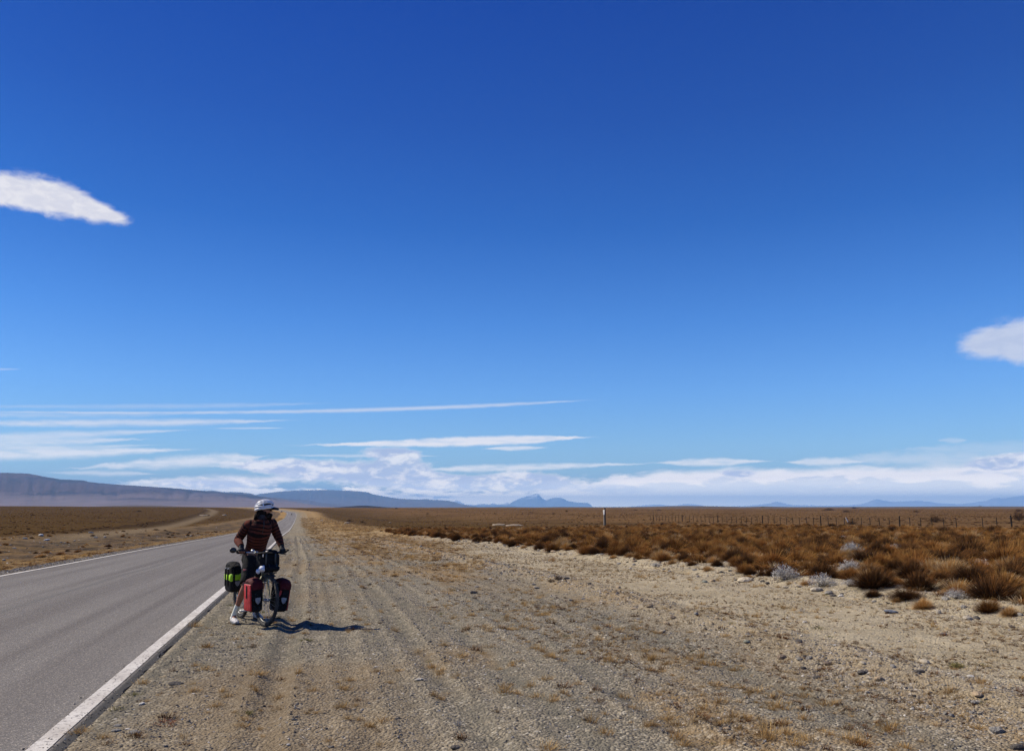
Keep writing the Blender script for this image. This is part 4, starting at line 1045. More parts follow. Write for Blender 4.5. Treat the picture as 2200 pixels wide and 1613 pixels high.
# ------------------------------------------------------------------ small tufts on the shoulder
GS = 'small dry tufts on the gravel shoulder'
tf = []
tufts_px = [(1163, 1399, 20, 0, 1.7, 'upright golden tuft standing alone on the gravel, tallest of its kind'), (1100, 1430, 16, 1, 1.2, None), (996, 1410, 24, 2, .9, None),
            (1268, 1550, 26, 0, 1.6, 'golden tuft with one long bent straw, low on the gravel'), (1240, 1470, 20, 0, 1.2, None), (1140, 1475, 26, 1, 1, None),
            (1212, 1476, 30, 6, .9, None), (1510, 1525, 34, 1, .8, 'reddish golden tuft at the foot of the gravel ridge'), (1310, 1420, 26, 2, 1.2, None),
            (1285, 1375, 24, 3, .9, None), (1728, 1545, 30, 1, .9, None), (1825, 1590, 32, 2, .9, None), (1710, 1600, 34, 0, 1, None), (1606, 1545, 28, 3, .9, None),
            (1672, 1520, 34, 0, 1.0, None), (1545, 1494, 20, 6, .8, None), (2105, 1468, 28, 0, 1.0, 'yellow green tuft on the sand at the right'), (2050, 1430, 30, 8, .8, 'olive tuft on open sand to the right of the ridge'),
            (2115, 1430, 26, 8, .6, None), (1763, 1350, 24, 8, .9, 'dark olive plant on the sand left of the flat grey rock'), (1780, 1368, 18, 8, .8, None), (1570, 1339, 18, 8, .7, None), (1783, 1303, 16, 8, .6, None),
            (254, 1523, 26, 8, 1.1, 'greenish tuft beside the white line, nearest the camera'), (288, 1492, 26, 8, .8, None), (417, 1346, 20, 2, 1.1, None), (306, 1468, 26, 1, .7, None), (172, 1573, 30, 0, .8, None),
            (415, 1485, 22, 1, .8, None), (528, 1530, 22, 8, .7, None), (604, 1460, 18, 6, .8, None), (825, 1550, 28, 0, 1.0, None), (815, 1600, 24, 4, 1.3, None),
            (1300, 1575, 30, 2, 1.1, None), (1180, 1610, 40, 0, 1.0, None), (990, 1585, 30, 6, .8, None), (1470, 1600, 30, 0, 1.0, None)]
for (hx, hy, hw, mi, hf, lb) in tufts_px:
    q = hit(hx, hy); w = hw / mpp(q)
    tf.append([q.x, q.y, q.z, w / .105, w / .105 * hf, mi, lb, 1e9])
S_, T_ = rings(9000, 4.3, 60, -1.45, 10.3, 1.15)
cl = fbm(S_ * .5 + 3, T_ * .7 + 8, 3)
W_ = field(S_, T_); V_ = inview(W_)
for s, t, w, v, e in zip(S_, T_, W_, V_, cl):
    if not v: continue
    band = 1.0 if .35 < t < 4.6 else (.55 if t > 6.3 else .35)
    if rnd.random() > band * float(ss(.38, .64, e)) * .62 + .04: continue
    sc = .40 + .95 * rnd.random() ** 2.2
    u = rnd.random(); mi = rnd.randrange(0, 4) if u < .55 else (rnd.randrange(4, 6) if u < .75 else (rnd.randrange(6, 8) if u < .97 else 8))
    tf.append([w[0], w[1], w[2], sc, sc * (.6 + .6 * rnd.random()), mi, None, sc / math.hypot(w[0], w[1])])
tf.sort(key=lambda c_: -c_[7])
print('tufts', len(tf))
NT = 250
for c_ in tf[:NT]:
    s, t = to_st(c_[0], c_[1])
    lb = c_[6] or '%s %s tuft %s' % (size_word(c_[3], .75, 1.2), {0: 'golden', 1: 'pale straw', 2: 'brown', 3: 'olive green'}[0 if c_[5] < 4 else (1 if c_[5] < 6 else (2 if c_[5] < 8 else 3))], beside(c_))
    put_plant('grass_tuft', tuft[c_[5]], c_[:3], (c_[3], c_[3], c_[4]), rnd.random() * 6.28, lb, 'grass tuft', GS)
rest = tf[NT:]
scatter('sparse_grass', tuft, [c_[:3] for c_ in rest], [c_[5] for c_ in rest], [(0, 0, rnd.random() * 6) for _ in rest], [(c_[3], c_[3], c_[4]) for c_ in rest])
def plant_at(name, me_, px, py, w, unit, hf, label, cat, rz=0.0, group=None):
    q = hit(px, py); k = w / mpp(q) / unit
    return put_plant(name, me_, (q.x, q.y, q.z), (k, k, k * hf), rz, label, cat, group)
plant_at('dead_twig', twig_bare[0], 985, 1560, 44, .32, 1.0, 'bleached leafless twig bush lying on the gravel', 'twig', 1.0)
plant_at('dead_twig', twig_bare[1], 1725, 1316, 36, .32, 1.0, 'whitish bare twig clump on the sand before the tussocks', 'twig', 2.0)
plant_at('dark_shrublet', dark_bush[0], 1200, 1245, 20, .62, 1.1, 'small dark dead shrub on the gravel slope', 'shrub', .4)
plant_at('dark_shrublet', dark_bush[1], 1184, 1250, 20, .62, .7, 'low dark twigs left of the small dark shrub', 'shrub', .9)
plant_at('yellow_shrublet', twig_mesh('yellow_shrub', 171, 40, True, gm_gold), 1187, 1206, 20, .62, 1.1, 'tiny yellowish shrub with a dark tip below the tussocks', 'shrub', .9)
redm = twig_mesh('red_stems', 172, 26, True, gm_red, .2, .06, .012)
plant_at('red_plant', redm, 355, 1555, 60, .40, .8, 'creeping plant with reddish dry stems on grey gravel', 'plant', .5)
plant_at('green_cushion', green_bush[0], 2055, 1433, 28, .32, 1.0, 'small olive cushion plant on the sand', 'plant', .5)

S_, T_ = rings(30000, 5.5, 60, 3.0, 11.0, 1.0); kp = nrg.rand(len(S_)) < .1 + .5 * ss(.4, .6, fbm(S_ * .8, T_ * .8, 2))
S_, T_ = S_[kp], T_[kp]; p = field(S_, T_); v_ = inview(p); p, S_ = p[v_], S_[v_]; n = len(p); sz = (.18 + .25 * nrg.rand(n)) * (1 + .012 * S_)
scatter('straw_litter', tuft[4:8], p, nrg.randint(0, 4, n), rots(n, .5), np.stack([sz * 1.5, sz * 1.5, sz * .7], -1))

# ------------------------------------------------------------------ stones as things
GR = 'loose stones along the gravel ridge and the field edge'
def stone_at(px, py, w, k, label, flat=1.0, rz=None, col=None, wid=1.0):
    q = hit(px, py); s_ = w / mpp(q)
    o = link('stone', stones[k % 8]); o.location = (q.x, q.y + .25 * s_, gz(q.x, q.y) + .12 * s_ * flat)
    o.scale = (s_ * 1.05, s_ * wid, s_ * flat); o.rotation_euler = (rnd.uniform(-.2, .2), rnd.uniform(-.2, .2), rnd.random() * .8 if rz is None else rz)
    tone(o, (label or 'grey stone').split(' stone')[0].split(' rock')[0])
    return tag(o, label or 'grey stone %s' % beside(o.location), 'stone', GR)
stone_at(1605, 1250, 30, 2, 'smooth cream coloured boulder at the field edge, egg shaped', .75, 0)
stone_at(1757, 1270, 27, 5, 'pale angular rock with a dark shaded end beside the grey bush', .8, .2)
stone_at(1918, 1317, 28, 1, 'flat blue grey slab of rock on the sand below the golden tussock', .55, .1)
stone_at(2019, 1318, 11, 3, 'upright pale grey oval stone right of the lone golden tussock', 1.4, 0)
stone_at(1515, 1251, 15, 4, 'greenish grey stone left of a tan one at the field edge', .8)
stone_at(1532, 1249, 13, 6, 'tan stone right beside a greenish grey one', .9)
stone_at(1650, 1254, 11, 0, 'dark sided stone on the gravel below the tussocks', 1.1)
stone_at(1783, 1276, 17, 7, 'grey rounded stone in front of the pale angular rock', .8)
stone_at(1808, 1281, 14, 3, 'whitish flat stone at the foot of the grey bushes', .6)
stone_at(1880, 1293, 10, 2, None, .8); stone_at(1690, 1263, 16, 6, 'pale stone under the large grey bush', .6)
stone_at(1720, 1261, 18, 4, 'long pale stone between the grey bush and the angular rock', .6)
stone_at(2083, 1331, 20, 5, 'weathered pale lump of stone at the stony edge on the right', .9)
stone_at(1054, 1244, 9, 0, 'small chalk white stone alone on the gravel slope', .9)
stone_at(1355, 1222, 8, 1, 'small chalk white stone near the orange tussock', .9)
stone_at(1781, 1428, 17, 2, 'brown grey round stone on the gravel ridge', .9)
stone_at(1728, 1437, 14, 3, 'dark grey stone left of the brown round one on the ridge', .8)
stone_at(1720, 1418, 14, 6, None, .9); stone_at(1606, 1381, 16, 7, 'greenish grey flat stone at the left part of the ridge', .8)
stone_at(1892, 1462, 20, 5, 'tan block partly sunk in the ridge', 1.0); stone_at(1866, 1488, 12, 1, 'pale cream stone on the ridge', .8)
stone_at(1793, 1469, 8, 6, None, .8); stone_at(1855, 1447, 22, 0, 'dark layered stone on the ridge', .8)
stone_at(2047, 1540, 14, 4, None, 1.2); stone_at(2098, 1512, 16, 6, None, .9); stone_at(2090, 1533, 12, 5, None, 1)
stone_at(2030, 1364, 15, 3, 'lone grey stone on the sand below the stony edge', .7); stone_at(2140, 1400, 12, 0, 'dark pointed stone alone on the sand', .9)
stone_at(2088, 1453, 14, 5, 'white flat stone on the sand at the right', .4); stone_at(1730, 1337, 9, 2, 'small white stone on the sand', .8)
stone_at(1646, 1356, 7, 2, None, .8); stone_at(900, 1461, 22, 3, 'flat whitish stone half buried in the gravel shoulder', .35)
stone_at(890, 1592, 10, 4, None, .8); stone_at(980, 1609, 26, 6, 'dark grey slate stone at the bottom of the gravel', .6); stone_at(710, 1606, 12, 1, None, .9)
stone_at(303, 1513, 12, 5, 'white pebble in the dark gravel by the road', .8); stone_at(375, 1471, 26, 2, 'flat dark grey stone in the gravel near the white line', .4)
stone_at(250, 1560, 16, 4, None, .6); stone_at(285, 1575, 20, 0, None, .5); stone_at(247, 1571, 18, 6, None, .5)
stone_at(1372, 1330, 10, 3, None, .6); stone_at(1253, 1287, 10, 4, None, .9); stone_at(1226, 1290, 10, 1, None, .9); stone_at(1147, 1256, 9, 2, None, .8)
for _ in range(245):
    if rnd.random() < .36: s, t = 4.6 + 38 * rnd.random() ** 2.0, 5.35 + rnd.gauss(0, .38)
    elif rnd.random() < .75: s, t = 7 + 50 * rnd.random() ** 1.6, 10.0 + rnd.gauss(0, .38)
    else: s, t = 4.5 + 20 * rnd.random() ** 1.5, rnd.uniform(-1.2, 10)
    w = to_w(s, t)
    if not inview(np.array([[w.x, w.y, 0]]))[0]: continue
    sz = (.035 + .07 * rnd.random() ** 2 + (.05 * rnd.random() if t > 8.5 else 0)) * (1 + s * .02)
    o = link('stone', stones[rnd.randrange(8)]); o.location = (w.x, w.y, gz(w.x, w.y) + .08 * sz); f_ = rnd.uniform(.7, 1.1)
    o.scale = (sz * rnd.uniform(1, 1.4), sz, sz * f_); o.rotation_euler = (rnd.uniform(-.3, .3), rnd.uniform(-.3, .3), rnd.random() * 6)
    tn_ = rnd.choice(['grey', 'grey', 'tan', 'pale', 'dark', 'brown']); tone(o, tn_)
    tag(o, '%s %s %s stone %s' % (size_word(sz, .05, .08), 'flat' if f_ < .85 else 'rounded', tn_, beside(o.location)), 'stone', GR)
# rocks and debris in the rough ground left of the road
GL = 'rocks in the rough ground left of the road'
for (px, py, w, k, lb) in [(88, 1151, 12, 2, 'chalk white flat rock in the rough ground across the road'), (101, 1161, 12, 4, 'bluish white rock below the chalk white one across the road'), (131, 1165, 5, 1, None), (160, 1162, 5, 3, None),
                           (8, 1203, 8, 5, None), (16, 1199, 5, 6, None), (54, 1158, 9, 7, None), (122, 1172, 8, 0, 'dark rock in the shadowed hollow across the road'), (92, 1175, 5, 2, None), (31, 1178, 8, 0, None),
                           (234, 1172, 5, 3, None), (205, 1155, 9, 6, None), (225, 1154, 8, 5, None), (195, 1145, 10, 1, None), (22, 1171, 6, 2, None), (140, 1166, 6, 0, None), (465, 1134, 4, 2, 'small pale stone on the far verge left of the rider'), (338, 1153, 5, 4, None), (410, 1151, 6, 5, None)]:
    q = hit(px, py); s_ = w / mpp(q)
    o = link('rock', stones[k % 8]); o.location = (q.x, q.y, q.z + .1 * s_); o.scale = (s_ * 1.1, s_ * .9, s_ * .8); o.rotation_euler = (0, .1, k)
    tone(o, lb or 'grey'); tag(o, lb or 'small grey rock across the road %s' % beside(q), 'rock', GL)
# small tussocks and shrubs across the road
for _ in range(170):
    s, t = rings(1, 18, 170, -30, -13.0, .8); s = float(s[0]); t = float(t[0]); w = to_w(s, t)
    if not inview(np.array([[w.x, w.y, 0]]))[0]: continue
    k = rnd.uniform(.4, .95); mi = rnd.choice([0, 1, 4, 5, 7])
    put_plant('tussock', tus[mi], (w.x, w.y, gz(w.x, w.y) - .02), (k, k, k * .8), rnd.random(), '%s %s tussock across the road, %s' % (size_word(k, .6, .8), {0: 'brown', 1: 'dark', 2: 'golden'}[tus_kind(mi)], beside(w.to_3d())), 'tussock', 'tussocks across the road')
# lone shrubs on the plain
GP = 'dark shrubs scattered on the plain'
for (px, py, w, hf, lb) in [(2011, 1121, 34, .65, 'dark rounded shrub just behind the fence'), (2192, 1117, 34, .8, 'large dark shrub beyond the fence at the right edge'), (1829, 1126, 30, .5, 'low grey shrub behind the leaning white stake'),
                            (1780, 1096, 30, .3, None), (1820, 1100, 26, .3, None), (1836, 1092, 14, .5, None), (2105, 1091, 16, .5, None), (2190, 1098, 20, .4, None), (1969, 1100, 16, .4, None), (1640, 1091, 14, .4, None),
                            (1585, 1090, 14, .3, None), (1415, 1096, 16, .3, None), (1365, 1096, 14, .3, None), (1218, 1099, 8, .8, 'small grey outcrop far out on the plain'), (1190, 1104, 10, .5, None), (1140, 1101, 12, .3, None),
                            (919, 1104, 8, .6, None), (852, 1093, 8, .7, 'dark bush on the skyline of the plain'), (70, 1107, 10, .5, None), (239, 1103, 7, .5, None), (298, 1099, 14, .4, None), (132, 1094, 6, .5, None),
                            (440, 1107, 6, .8, None), (448, 1108, 8, .6, None), (334, 1139, 16, .4, None), (382, 1147, 12, .4, None), (661, 1097, 4, 1, None), (780, 1123, 14, .5, None), (752, 1120, 16, .5, None)]:
    q = hit(px, py); k = w / mpp(q) / .62
    put_plant('plain_shrub', dark_bush[(px // 3) % 2] , (q.x, q.y, q.z - .02 * k), (k, k * .7, k * hf * 1.3), .3, lb or 'dark shrub far out on the plain, %s' % ('on the left' if px < 700 else 'above the pale mounds' if px < 1290 else 'right of the marker post' if px < 1700 else 'behind the fence'), 'shrub', GP)
# pale mounds of spoil at the far end of the tussocks
pale = two('pale_spoil', (.27, .21, .145), (.36, .29, .21), 2.0, .95, .3)
def mound(px, py, w, h, label, nm='spoil_mound'):
    q = hit(px, py); ww = w / mpp(q); hh = h / mpp(q)
    b_ = MB().ell((0, 0, -.1 * hh), (ww / 2, ww / 3, hh * 1.1), nu=26, nv=12, fn=lambda d: 1 + .22 * (float(fbm(np.array(d.x * 3 + px), np.array(d.y * 3 + d.z * 2), 3)) - .5) * 2)
    o = b_.build(nm, pale); o.location = q; return tag(o, label, 'mound', 'pale mounds of spoil')
mound(1104, 1129, 38, 3.2, 'pale sandy mound rising behind the tussocks, larger of two'); mound(1072, 1128, 30, 3.4, 'pale sandy mound behind the tussocks, left of the larger one')
mound(838, 1123, 5, 2, 'tiny pale rock pile on the valley side'); mound(745, 1124, 12, 3, 'small pale mound beside the dark scrub of the valley'); mound(691, 1119, 8, 2, 'small pale patch of spoil on the verge ahead')
mound(604, 1100, 6, 3, 'white rock mound beside the road where it goes over the rise'); mound(482, 1107, 10, 2, 'pale patch of earth beside the far track'); mound(432, 1107, 26, 1.4, 'long low pale bank beside dark shrubs on the left plain')

# ------------------------------------------------------------------ fence, marker post, stake
wood = two('weathered_fence_wood', (.018, .015, .013), (.045, .037, .03), 9, .95, .05, spec=.03)
wood_pale = two('pale_stake_paint', (.62, .60, .56), (.72, .70, .66), 9, .8)
wirem = two('fence_wire', (.06, .055, .05), (.10, .09, .08), 5, .9)
f0 = hit(2155, 1136.5); f18 = hit(1752, 1126)
f0 = Vector((50.9, 82.0)); fd = Vector((44.9 - 50.9, 117.0 - 82.0)) / 18.0
fence = empty('wire_fence', (f0.x, f0.y, gz(f0.x, f0.y)), 0, 'long wire fence of thin dark posts across the plain behind the tussocks', 'fence')
org = fence.location.copy()
def fpos(k): p_ = f0 + fd * k; return Vector((p_.x, p_.y, gz(p_.x, p_.y)))
tops = {}
for k in range(-8, 56):
    p_ = fpos(k) - org; main = (k % 9 == 0)
    h_ = 1.42 if main else 1.20 + .06 * rnd.random(); r_ = .085 if main else .045
    lx, ly = rnd.gauss(0, .03), rnd.gauss(0, .02)
    if k == 3: continue
    b_ = MB().loft([p_ + Vector((0, 0, -.2)), p_ + Vector((lx * .5, ly * .5, h_ * .5)), p_ + Vector((lx, ly, h_))], [r_, r_ * .95, r_ * .85], 7)
    o = b_.build('post' if main else 'dropper', wood, fence)
for h_ in (.25, .5, .75, .98, 1.12):
    pts = [fpos(k) - org + Vector((0, 0, h_ + .015 * math.sin(k * 2.1))) for k in range(-8, 56)]
    MB().loft(pts, .004, 4, cap=False).build('wire', wirem, fence)
# second, far fence: a faint line of posts on the valley side
# kilometre marker
q = hit(1300, 1128)
mk = empty('marker_post', q, R(-48), 'dark wooden marker post with a white number plate in front of the plain', 'marker post')
kk = mpp(q)
post_h = (1128 - 1092) / kk; pw = 2.3 / kk
black = two('black_paint', (.018, .016, .015), (.03, .028, .026), 6, .7)
greyw = two('grey_post_side', (.30, .29, .27), (.38, .36, .34), 6, .8)
MB().box((0, 0, post_h / 2 - .1), (pw * 1.25, pw * 1.1, post_h + .2), top=(.8, .8)).build('post', [black], mk, smooth=False)
MB().box((-pw * .95, -.02, post_h * .36), (pw * .45, pw * 1.0, post_h * .74)).build('post_edge', [greyw], mk, smooth=False)
MB().rbox((-1.0 / kk, -pw * .75 - .02, post_h * .74), (4.2 / kk, .02, 10.5 / kk), r=.008).build('plate', wood_pale, mk)
num = MB()
for i, z_ in enumerate((.30, .0, -.30)):
    num.box((-1.0 / kk, -pw * .75 - .034, post_h * .74 + z_ * 7.5 / kk), (1.1 / kk, .004, .9 / kk))
num.build('number', two('grey_lettering', (.30, .30, .30), (.36, .36, .36), 5), mk, smooth=False)
q = hit(1823, 1122); kk = mpp(q)
tag(MB().loft([(0, 0, -.1), (-2.5 / kk, 0, 4.5 / kk), (-5.0 / kk, 0, 9.5 / kk)], [1.1 / kk, 1.1 / kk, .8 / kk], 6).build('leaning_stake', wood_pale), 'white stake leaning to the left behind the fence', 'stake').location = q

# ------------------------------------------------------------------ the loaded bicycle
HB = math.atan2(-.807, .59)
R0 = Vector((-4.12, 12.44)); B0 = Vector((R0.x, R0.y, 0.0))
B0.z = gz(B0.x, B0.y) + .004
bike = empty('touring_bicycle', B0, HB, 'loaded touring bicycle with cream yellow frame held upright by the rider at the road edge', 'bicycle')
rubber = two('tyre_rubber', (.022, .022, .023), (.06, .057, .053), 12, .85, .02)
metal_d = two('black_anodised_metal', (.015, .015, .016), (.03, .03, .03), 20, .4, spec=.5)
metal_l = two('bare_silver_metal', (.45, .45, .46), (.6, .6, .6), 20, .35, metal=.8)
cream = two('cream_yellow_paint', (.52, .45, .20), (.60, .52, .26), 6, .4, spec=.5)
olive = two('dull_olive_paint', (.10, .095, .04), (.13, .12, .05), 6, .5)
black_cloth = two('black_bag_cloth', (.006, .006, .007), (.014, .014, .016), 10, .8, .03, 25, spec=.15)
grip_m = two('black_rubber_grip', (.012, .012, .012), (.02, .02, .02), 30, .8)
STC, STA = Vector((.905, 0, .80)), Vector((-.31, 0, 1)).normalized()
STM = Matrix.Rotation(R(6), 3, STA)
def steer(p): return STM @ (p - STC) + STC
WR = .355
def wheel(cx, front):
    f = steer if front else (lambda p: p)
    ty = MB().torus((cx, 0, WR), WR - .024, .024, n=56, m=8).xf(f)
    for k in range(56):          # tread blocks
        a = 2 * math.pi * k / 56; M = Matrix.Rotation(-a, 3, 'Y')
        for y in (-.012, .012): MB.box(ty, tuple(f(M @ Vector((WR - .001, 0, 0)) + Vector((cx, 0, WR)) + Vector((0, y, 0)))), (.006, .016, .018), M)
    t = ty.build('tyre', rubber, bike)
    rim = MB().torus((cx, 0, WR), WR - .052, .013, n=48, m=6, sq=.8).xf(f).build('rim', metal_d, bike)
    hub = MB().loft([f(Vector((cx, -.05, WR))), f(Vector((cx, -.03, WR))), f(Vector((cx, .03, WR))), f(Vector((cx, .05, WR)))], [.012, .026, .026, .012], 10).build('hub', metal_l, bike)
    sp = MB()
    for k in range(28):
        a = 2 * math.pi * k / 28; y = .028 if k % 2 else -.028
        e = Vector((cx + (WR - .06) * math.cos(a), 0, WR + (WR - .06) * math.sin(a))); h = Vector((cx + .024 * math.cos(a + 1.2 * (1 if k % 4 < 2 else -1)), y, WR + .024 * math.sin(a + 1.2 * (1 if k % 4 < 2 else -1))))
        sp.loft([f(h), f(e)], .0016, 4, cap=False)
    so = sp.build('spokes', metal_l, bike); so['kind'] = 'stuff'
    disc = MB().torus((cx, -.04, WR), .068, .006, n=24, m=4, sq=.3).xf(f).build('brake_disc', metal_l, bike)
FX = 1.09
wheel(0.0, False); wheel(FX, True)
fr = MB()
def tube(m_, a, b_, r, n=10): m_.loft([a, b_], [r, r] if not isinstance(r, tuple) else list(r), n)
BB = (.43, 0, .29)
tube(fr, BB, (.27, 0, .76), .016); tube(fr, (.29, 0, .70), (.875, 0, .80), .015); tube(fr, BB, (.915, 0, .70), .019)
for y in (-.06, .06):
    tube(fr, (.42, y * .5, .29), (0, y, WR), .010); tube(fr, (.285, y * .3, .69), (0, y, WR), .009)
fr.build('frame', olive, bike)
MB().loft([Vector((.935, 0, .655)), Vector((.875, 0, .85))], .026, 12).build('head_tube', cream, bike)
fk = MB()
for y in (-.055, .055):
    fk.loft([Vector((.94, y * .5, .665)), Vector((.955, y, .63)), Vector((1.03, y, .47)), Vector((FX, y, WR))], [.017, .016, .013, .010], 9)
fk.xf(steer).build('fork', cream, bike)
MB().loft([(.26, 0, .74), (.235, 0, .90)], .013, 8).build('seat_post', metal_d, bike)
MB().loft([(.08, 0, .925), (.12, 0, .93), (.20, 0, .925), (.30, 0, .92), (.37, 0, .915)], [(.03, .02), (.075, .025), (.06, .022), (.028, .018), (.015, .012)], 12, up=(0, 1, 0)).build('saddle', metal_d, bike)
BC = Vector((.90, 0, .985))
MB().loft([Vector((.868, 0, .86)), Vector((.862, 0, .93)), Vector((.88, 0, .965)), BC], [.018, .019, .02, .02], 10).xf(steer).build('stem', metal_l, bike)
barp = [Vector((.815, -.35, 1.0)), Vector((.85, -.22, 1.005)), Vector((.895, -.10, .992)), BC, Vector((.895, .10, .992)), Vector((.85, .22, 1.005)), Vector((.815, .35, 1.0))]
MB().loft(barp, .0125, 9).xf(steer).build('handlebar', metal_l, bike)
for sgn in (-1, 1):
    g0, g1 = Vector((.812, sgn * .37, 1.0)), Vector((.842, sgn * .25, 1.004))
    MB().loft([g0, g0.lerp(g1, .1), g0.lerp(g1, .9), g1], [.015, .019, .018, .015], 10).xf(steer).build('grip', grip_m, bike)
    MB().loft([g0 + Vector((0, 0, 0)), g0 + Vector((.03, sgn * .015, .03)), g0 + Vector((.085, sgn * .01, .04))], [.013, .013, .010], 8).xf(steer).build('bar_end', grip_m, bike)
    MB().loft([g1 + Vector((.012, -sgn * .01, -.008)), g1 + Vector((.045, sgn * .02, -.02)), g1 + Vector((.05, sgn * .10, -.03))], [.008, .007, .006], 7).xf(steer).build('brake_lever', metal_d, bike)
    cb = [g1 + Vector((.02, -sgn * .02, -.01)), Vector((1.00, sgn * .14, .93)), Vector((1.0, sgn * .05, .78)), Vector((.95, sgn * .03, .66))]
    MB().loft([cb[0], cb[0].lerp(cb[1], .5) + Vector((.02, 0, .01)), cb[1], cb[2], cb[3]], .0035, 5).xf(steer).build('cable', metal_d, bike)
MB().rbox((.905, -.125, 1.012), (.03, .05, .02), .006).xf(steer).build('shifter_clamp', metal_l, bike)
MB().ell((.93, -.19, 1.03), (.028, .028, .022)).xf(steer).build('bell', metal_l, bike)
# mirror at the image-left end of the bar
MB().ell((.80, -.425, 1.035), (.018, .052, .040), nu=16, nv=10).xf(steer).build('mirror', metal_d, bike)
# drivetrain
cr = MB().torus((.43, -.05, .29), .085, .006, n=28, m=4, sq=.4)
cr.loft([(.43, -.045, .29), (.43, -.055, .29)], .07, 20); cr.build('chainring', metal_d, bike)
MB().loft([(.43, -.065, .29), (.50, -.07, .14 + .02)], [.014, .010], 8).build('crank', metal_l, bike)
MB().loft([(.43, .065, .29), (.36, .07, .43)], [.014, .010], 8).build('crank', metal_l, bike)
pedm = two('white_plastic', (.62, .62, .60), (.7, .7, .68), 9, .5)
MB().rbox((.505, -.125, .165), (.09, .09, .022), .006).build('pedal', pedm, bike)
MB().rbox((.355, .125, .43), (.09, .09, .022), .006).build('pedal', pedm, bike)
MB().torus((0, -.045, WR), .045, .012, n=20, m=5, sq=.8).build('cassette', metal_l, bike)
ch = MB(); ch.loft([(.43, -.052, .375), (.0, -.05, WR + .05)], .004, 4); ch.loft([(.43, -.052, .205), (.02, -.05, .26), (.0, -.05, WR - .05)], .004, 4); ch.build('chain', metal_l, bike)
MB().loft([(.01, -.06, .30), (.03, -.06, .22)], [.014, .010], 7).build('derailleur', metal_d, bike)
# mudguards
def guard(cx, a0, a1, r, f):
    m_ = MB(); pts = [f(Vector((cx + r * math.cos(R(a)), 0, WR + r * math.sin(R(a))))) for a in range(a0, a1 + 1, 8)]
    m_.loft(pts, [(.030, .003)] * len(pts), 8, up=(0, 1, 0)); return m_
guard(0.0, 20, 170, WR + .022, lambda p: p).build('mudguard', metal_d, bike)
guard(FX, 62, 178, WR + .022, steer).build('mudguard', metal_d, bike)
# racks
rk = MB()
for y in (-.075, .075):
    rk.loft([(.0, y, WR), (-.06, y, .73)], .005, 6); rk.loft([(.0, y, WR), (.08, y, .73)], .005, 6); rk.loft([(-.26, y * .8, .74), (.20, y * .8, .73)], .006, 6)
rk.build('rear_rack', metal_d, bike)
fk2 = MB()
for y in (-.085, .085):
    fk2.loft([(FX, y, WR), (FX - .03, y, .62), (FX + .0, y, .73)], .006, 6); fk2.loft([(FX - .16, y, .60), (FX + .16, y, .60)], .006, 6); fk2.loft([(FX - .14, y * .8, .735), (FX + .12, y * .8, .735)], .006, 6)
for x in (-.12, 0, .12): fk2.loft([(FX + x, -.07, .735), (FX + x, .07, .735)], .005, 6)
fk2.xf(steer).build('front_rack', metal_d, bike)
# bottle in the frame
bo = MB().loft([(.60, 0, .42), (.70, 0, .54), (.73, 0, .575), (.75, 0, .60)], [.034, .034, .020, .018], 12)
bo.build('water_bottle', two('clear_grey_plastic', (.3, .32, .3), (.4, .42, .4), 5, .3), bike)

BM = Matrix.Translation(B0) @ Matrix.Rotation(HB, 4, 'Z')
def bw(p): return BM @ Vector(p)
def bag_root(name, local, label, cat, group=None, rx=0.0, st=True):
    p = steer(Vector(local)) if st else Vector(local)
    o = empty(name, bw(p), HB + (R(6) if st else 0), label, cat, group); o.rotation_euler[0] = rx
    return o
red_c = two('red_coated_cloth', (.36, .010, .012), (.46, .018, .018), 7, .5, .02, 14, spec=.5)
dred_c = two('dark_red_coated_cloth', (.05, .002, .004), (.085, .004, .006), 7, .75, .02, 14, spec=.25)
refl = two('grey_reflector', (.20, .20, .21), (.30, .30, .31), 14, .45)
lime = two('lime_green_cloth', (.36, .68, .02), (.46, .78, .03), 7, .5, .03, 14)
buckle = two('silver_buckle', (.6, .6, .6), (.75, .75, .75), 14, .3, metal=.5)
HEART = [(0, -.045), (.020, -.03), (.034, -.002), (.036, .022), (.030, .032), (-.030, .032), (-.036, .022), (-.034, -.002), (-.020, -.03)]
def pannier(root, W, L, H, side, red_side, lid_m, band=None):
    """W across, L fore-aft, H tall; origin at bottom centre; side -1 = its outer face is -y"""
    body = MB().rbox((0, 0, H * .46), (L, W, H * .92), r=.035, seg=3, top=(1.0, 1.12), bulge=.07)
    body.build('bag_body', black_cloth, root)
    # roll-top lid: an arched cap falling forward
    MB().loft([(-L * .48, 0, H * .86), (-L * .3, 0, H * .93), (0, 0, H * .955), (L * .3, 0, H * .93), (L * .49, 0, H * .85), (L * .555, 0, H * .70)],
              [(W * .46, .03), (W * .54, .045), (W * .57, .05), (W * .57, .05), (W * .55, .04), (W * .50, .012)], 14, up=(0, 1, 0)).build('roll_lid', lid_m, root)
    # outer side panel, proud of the body
    if red_side:
        MB().rbox((0, side * W * .53, H * .45), (L * .90, .022, H * .84), r=.010, top=(.95, 1)).build('side_panel', red_side, root)
        MB().rbox((-L * .05, side * (W * .53 + .014), H * .62), (.03, .008, H * .4), r=.003).build('strap', black_cloth, root)
    # strap down the front end with a buckle, and the shield-shaped reflector
    MB().rbox((L * .545, -side * W * .1, H * .55), (.006, .022, H * .52), r=.002).build('strap', black_cloth, root)
    for y in (-.18, .12): MB().rbox((L * .52, y * W - side * .01, H * .885), (.014, .024, .014), r=.003).build('buckle', buckle, root)
    Mx = Matrix(((0, 0, 1), (1, 0, 0), (0, 1, 0)))      # outline x -> local y, outline y -> z, thickness -> x
    MB().plate([(x * 1.05, y * 1.15) for x, y in HEART], (L * .535, 0, H * .36), Mx, .012).build('reflector', refl, root)
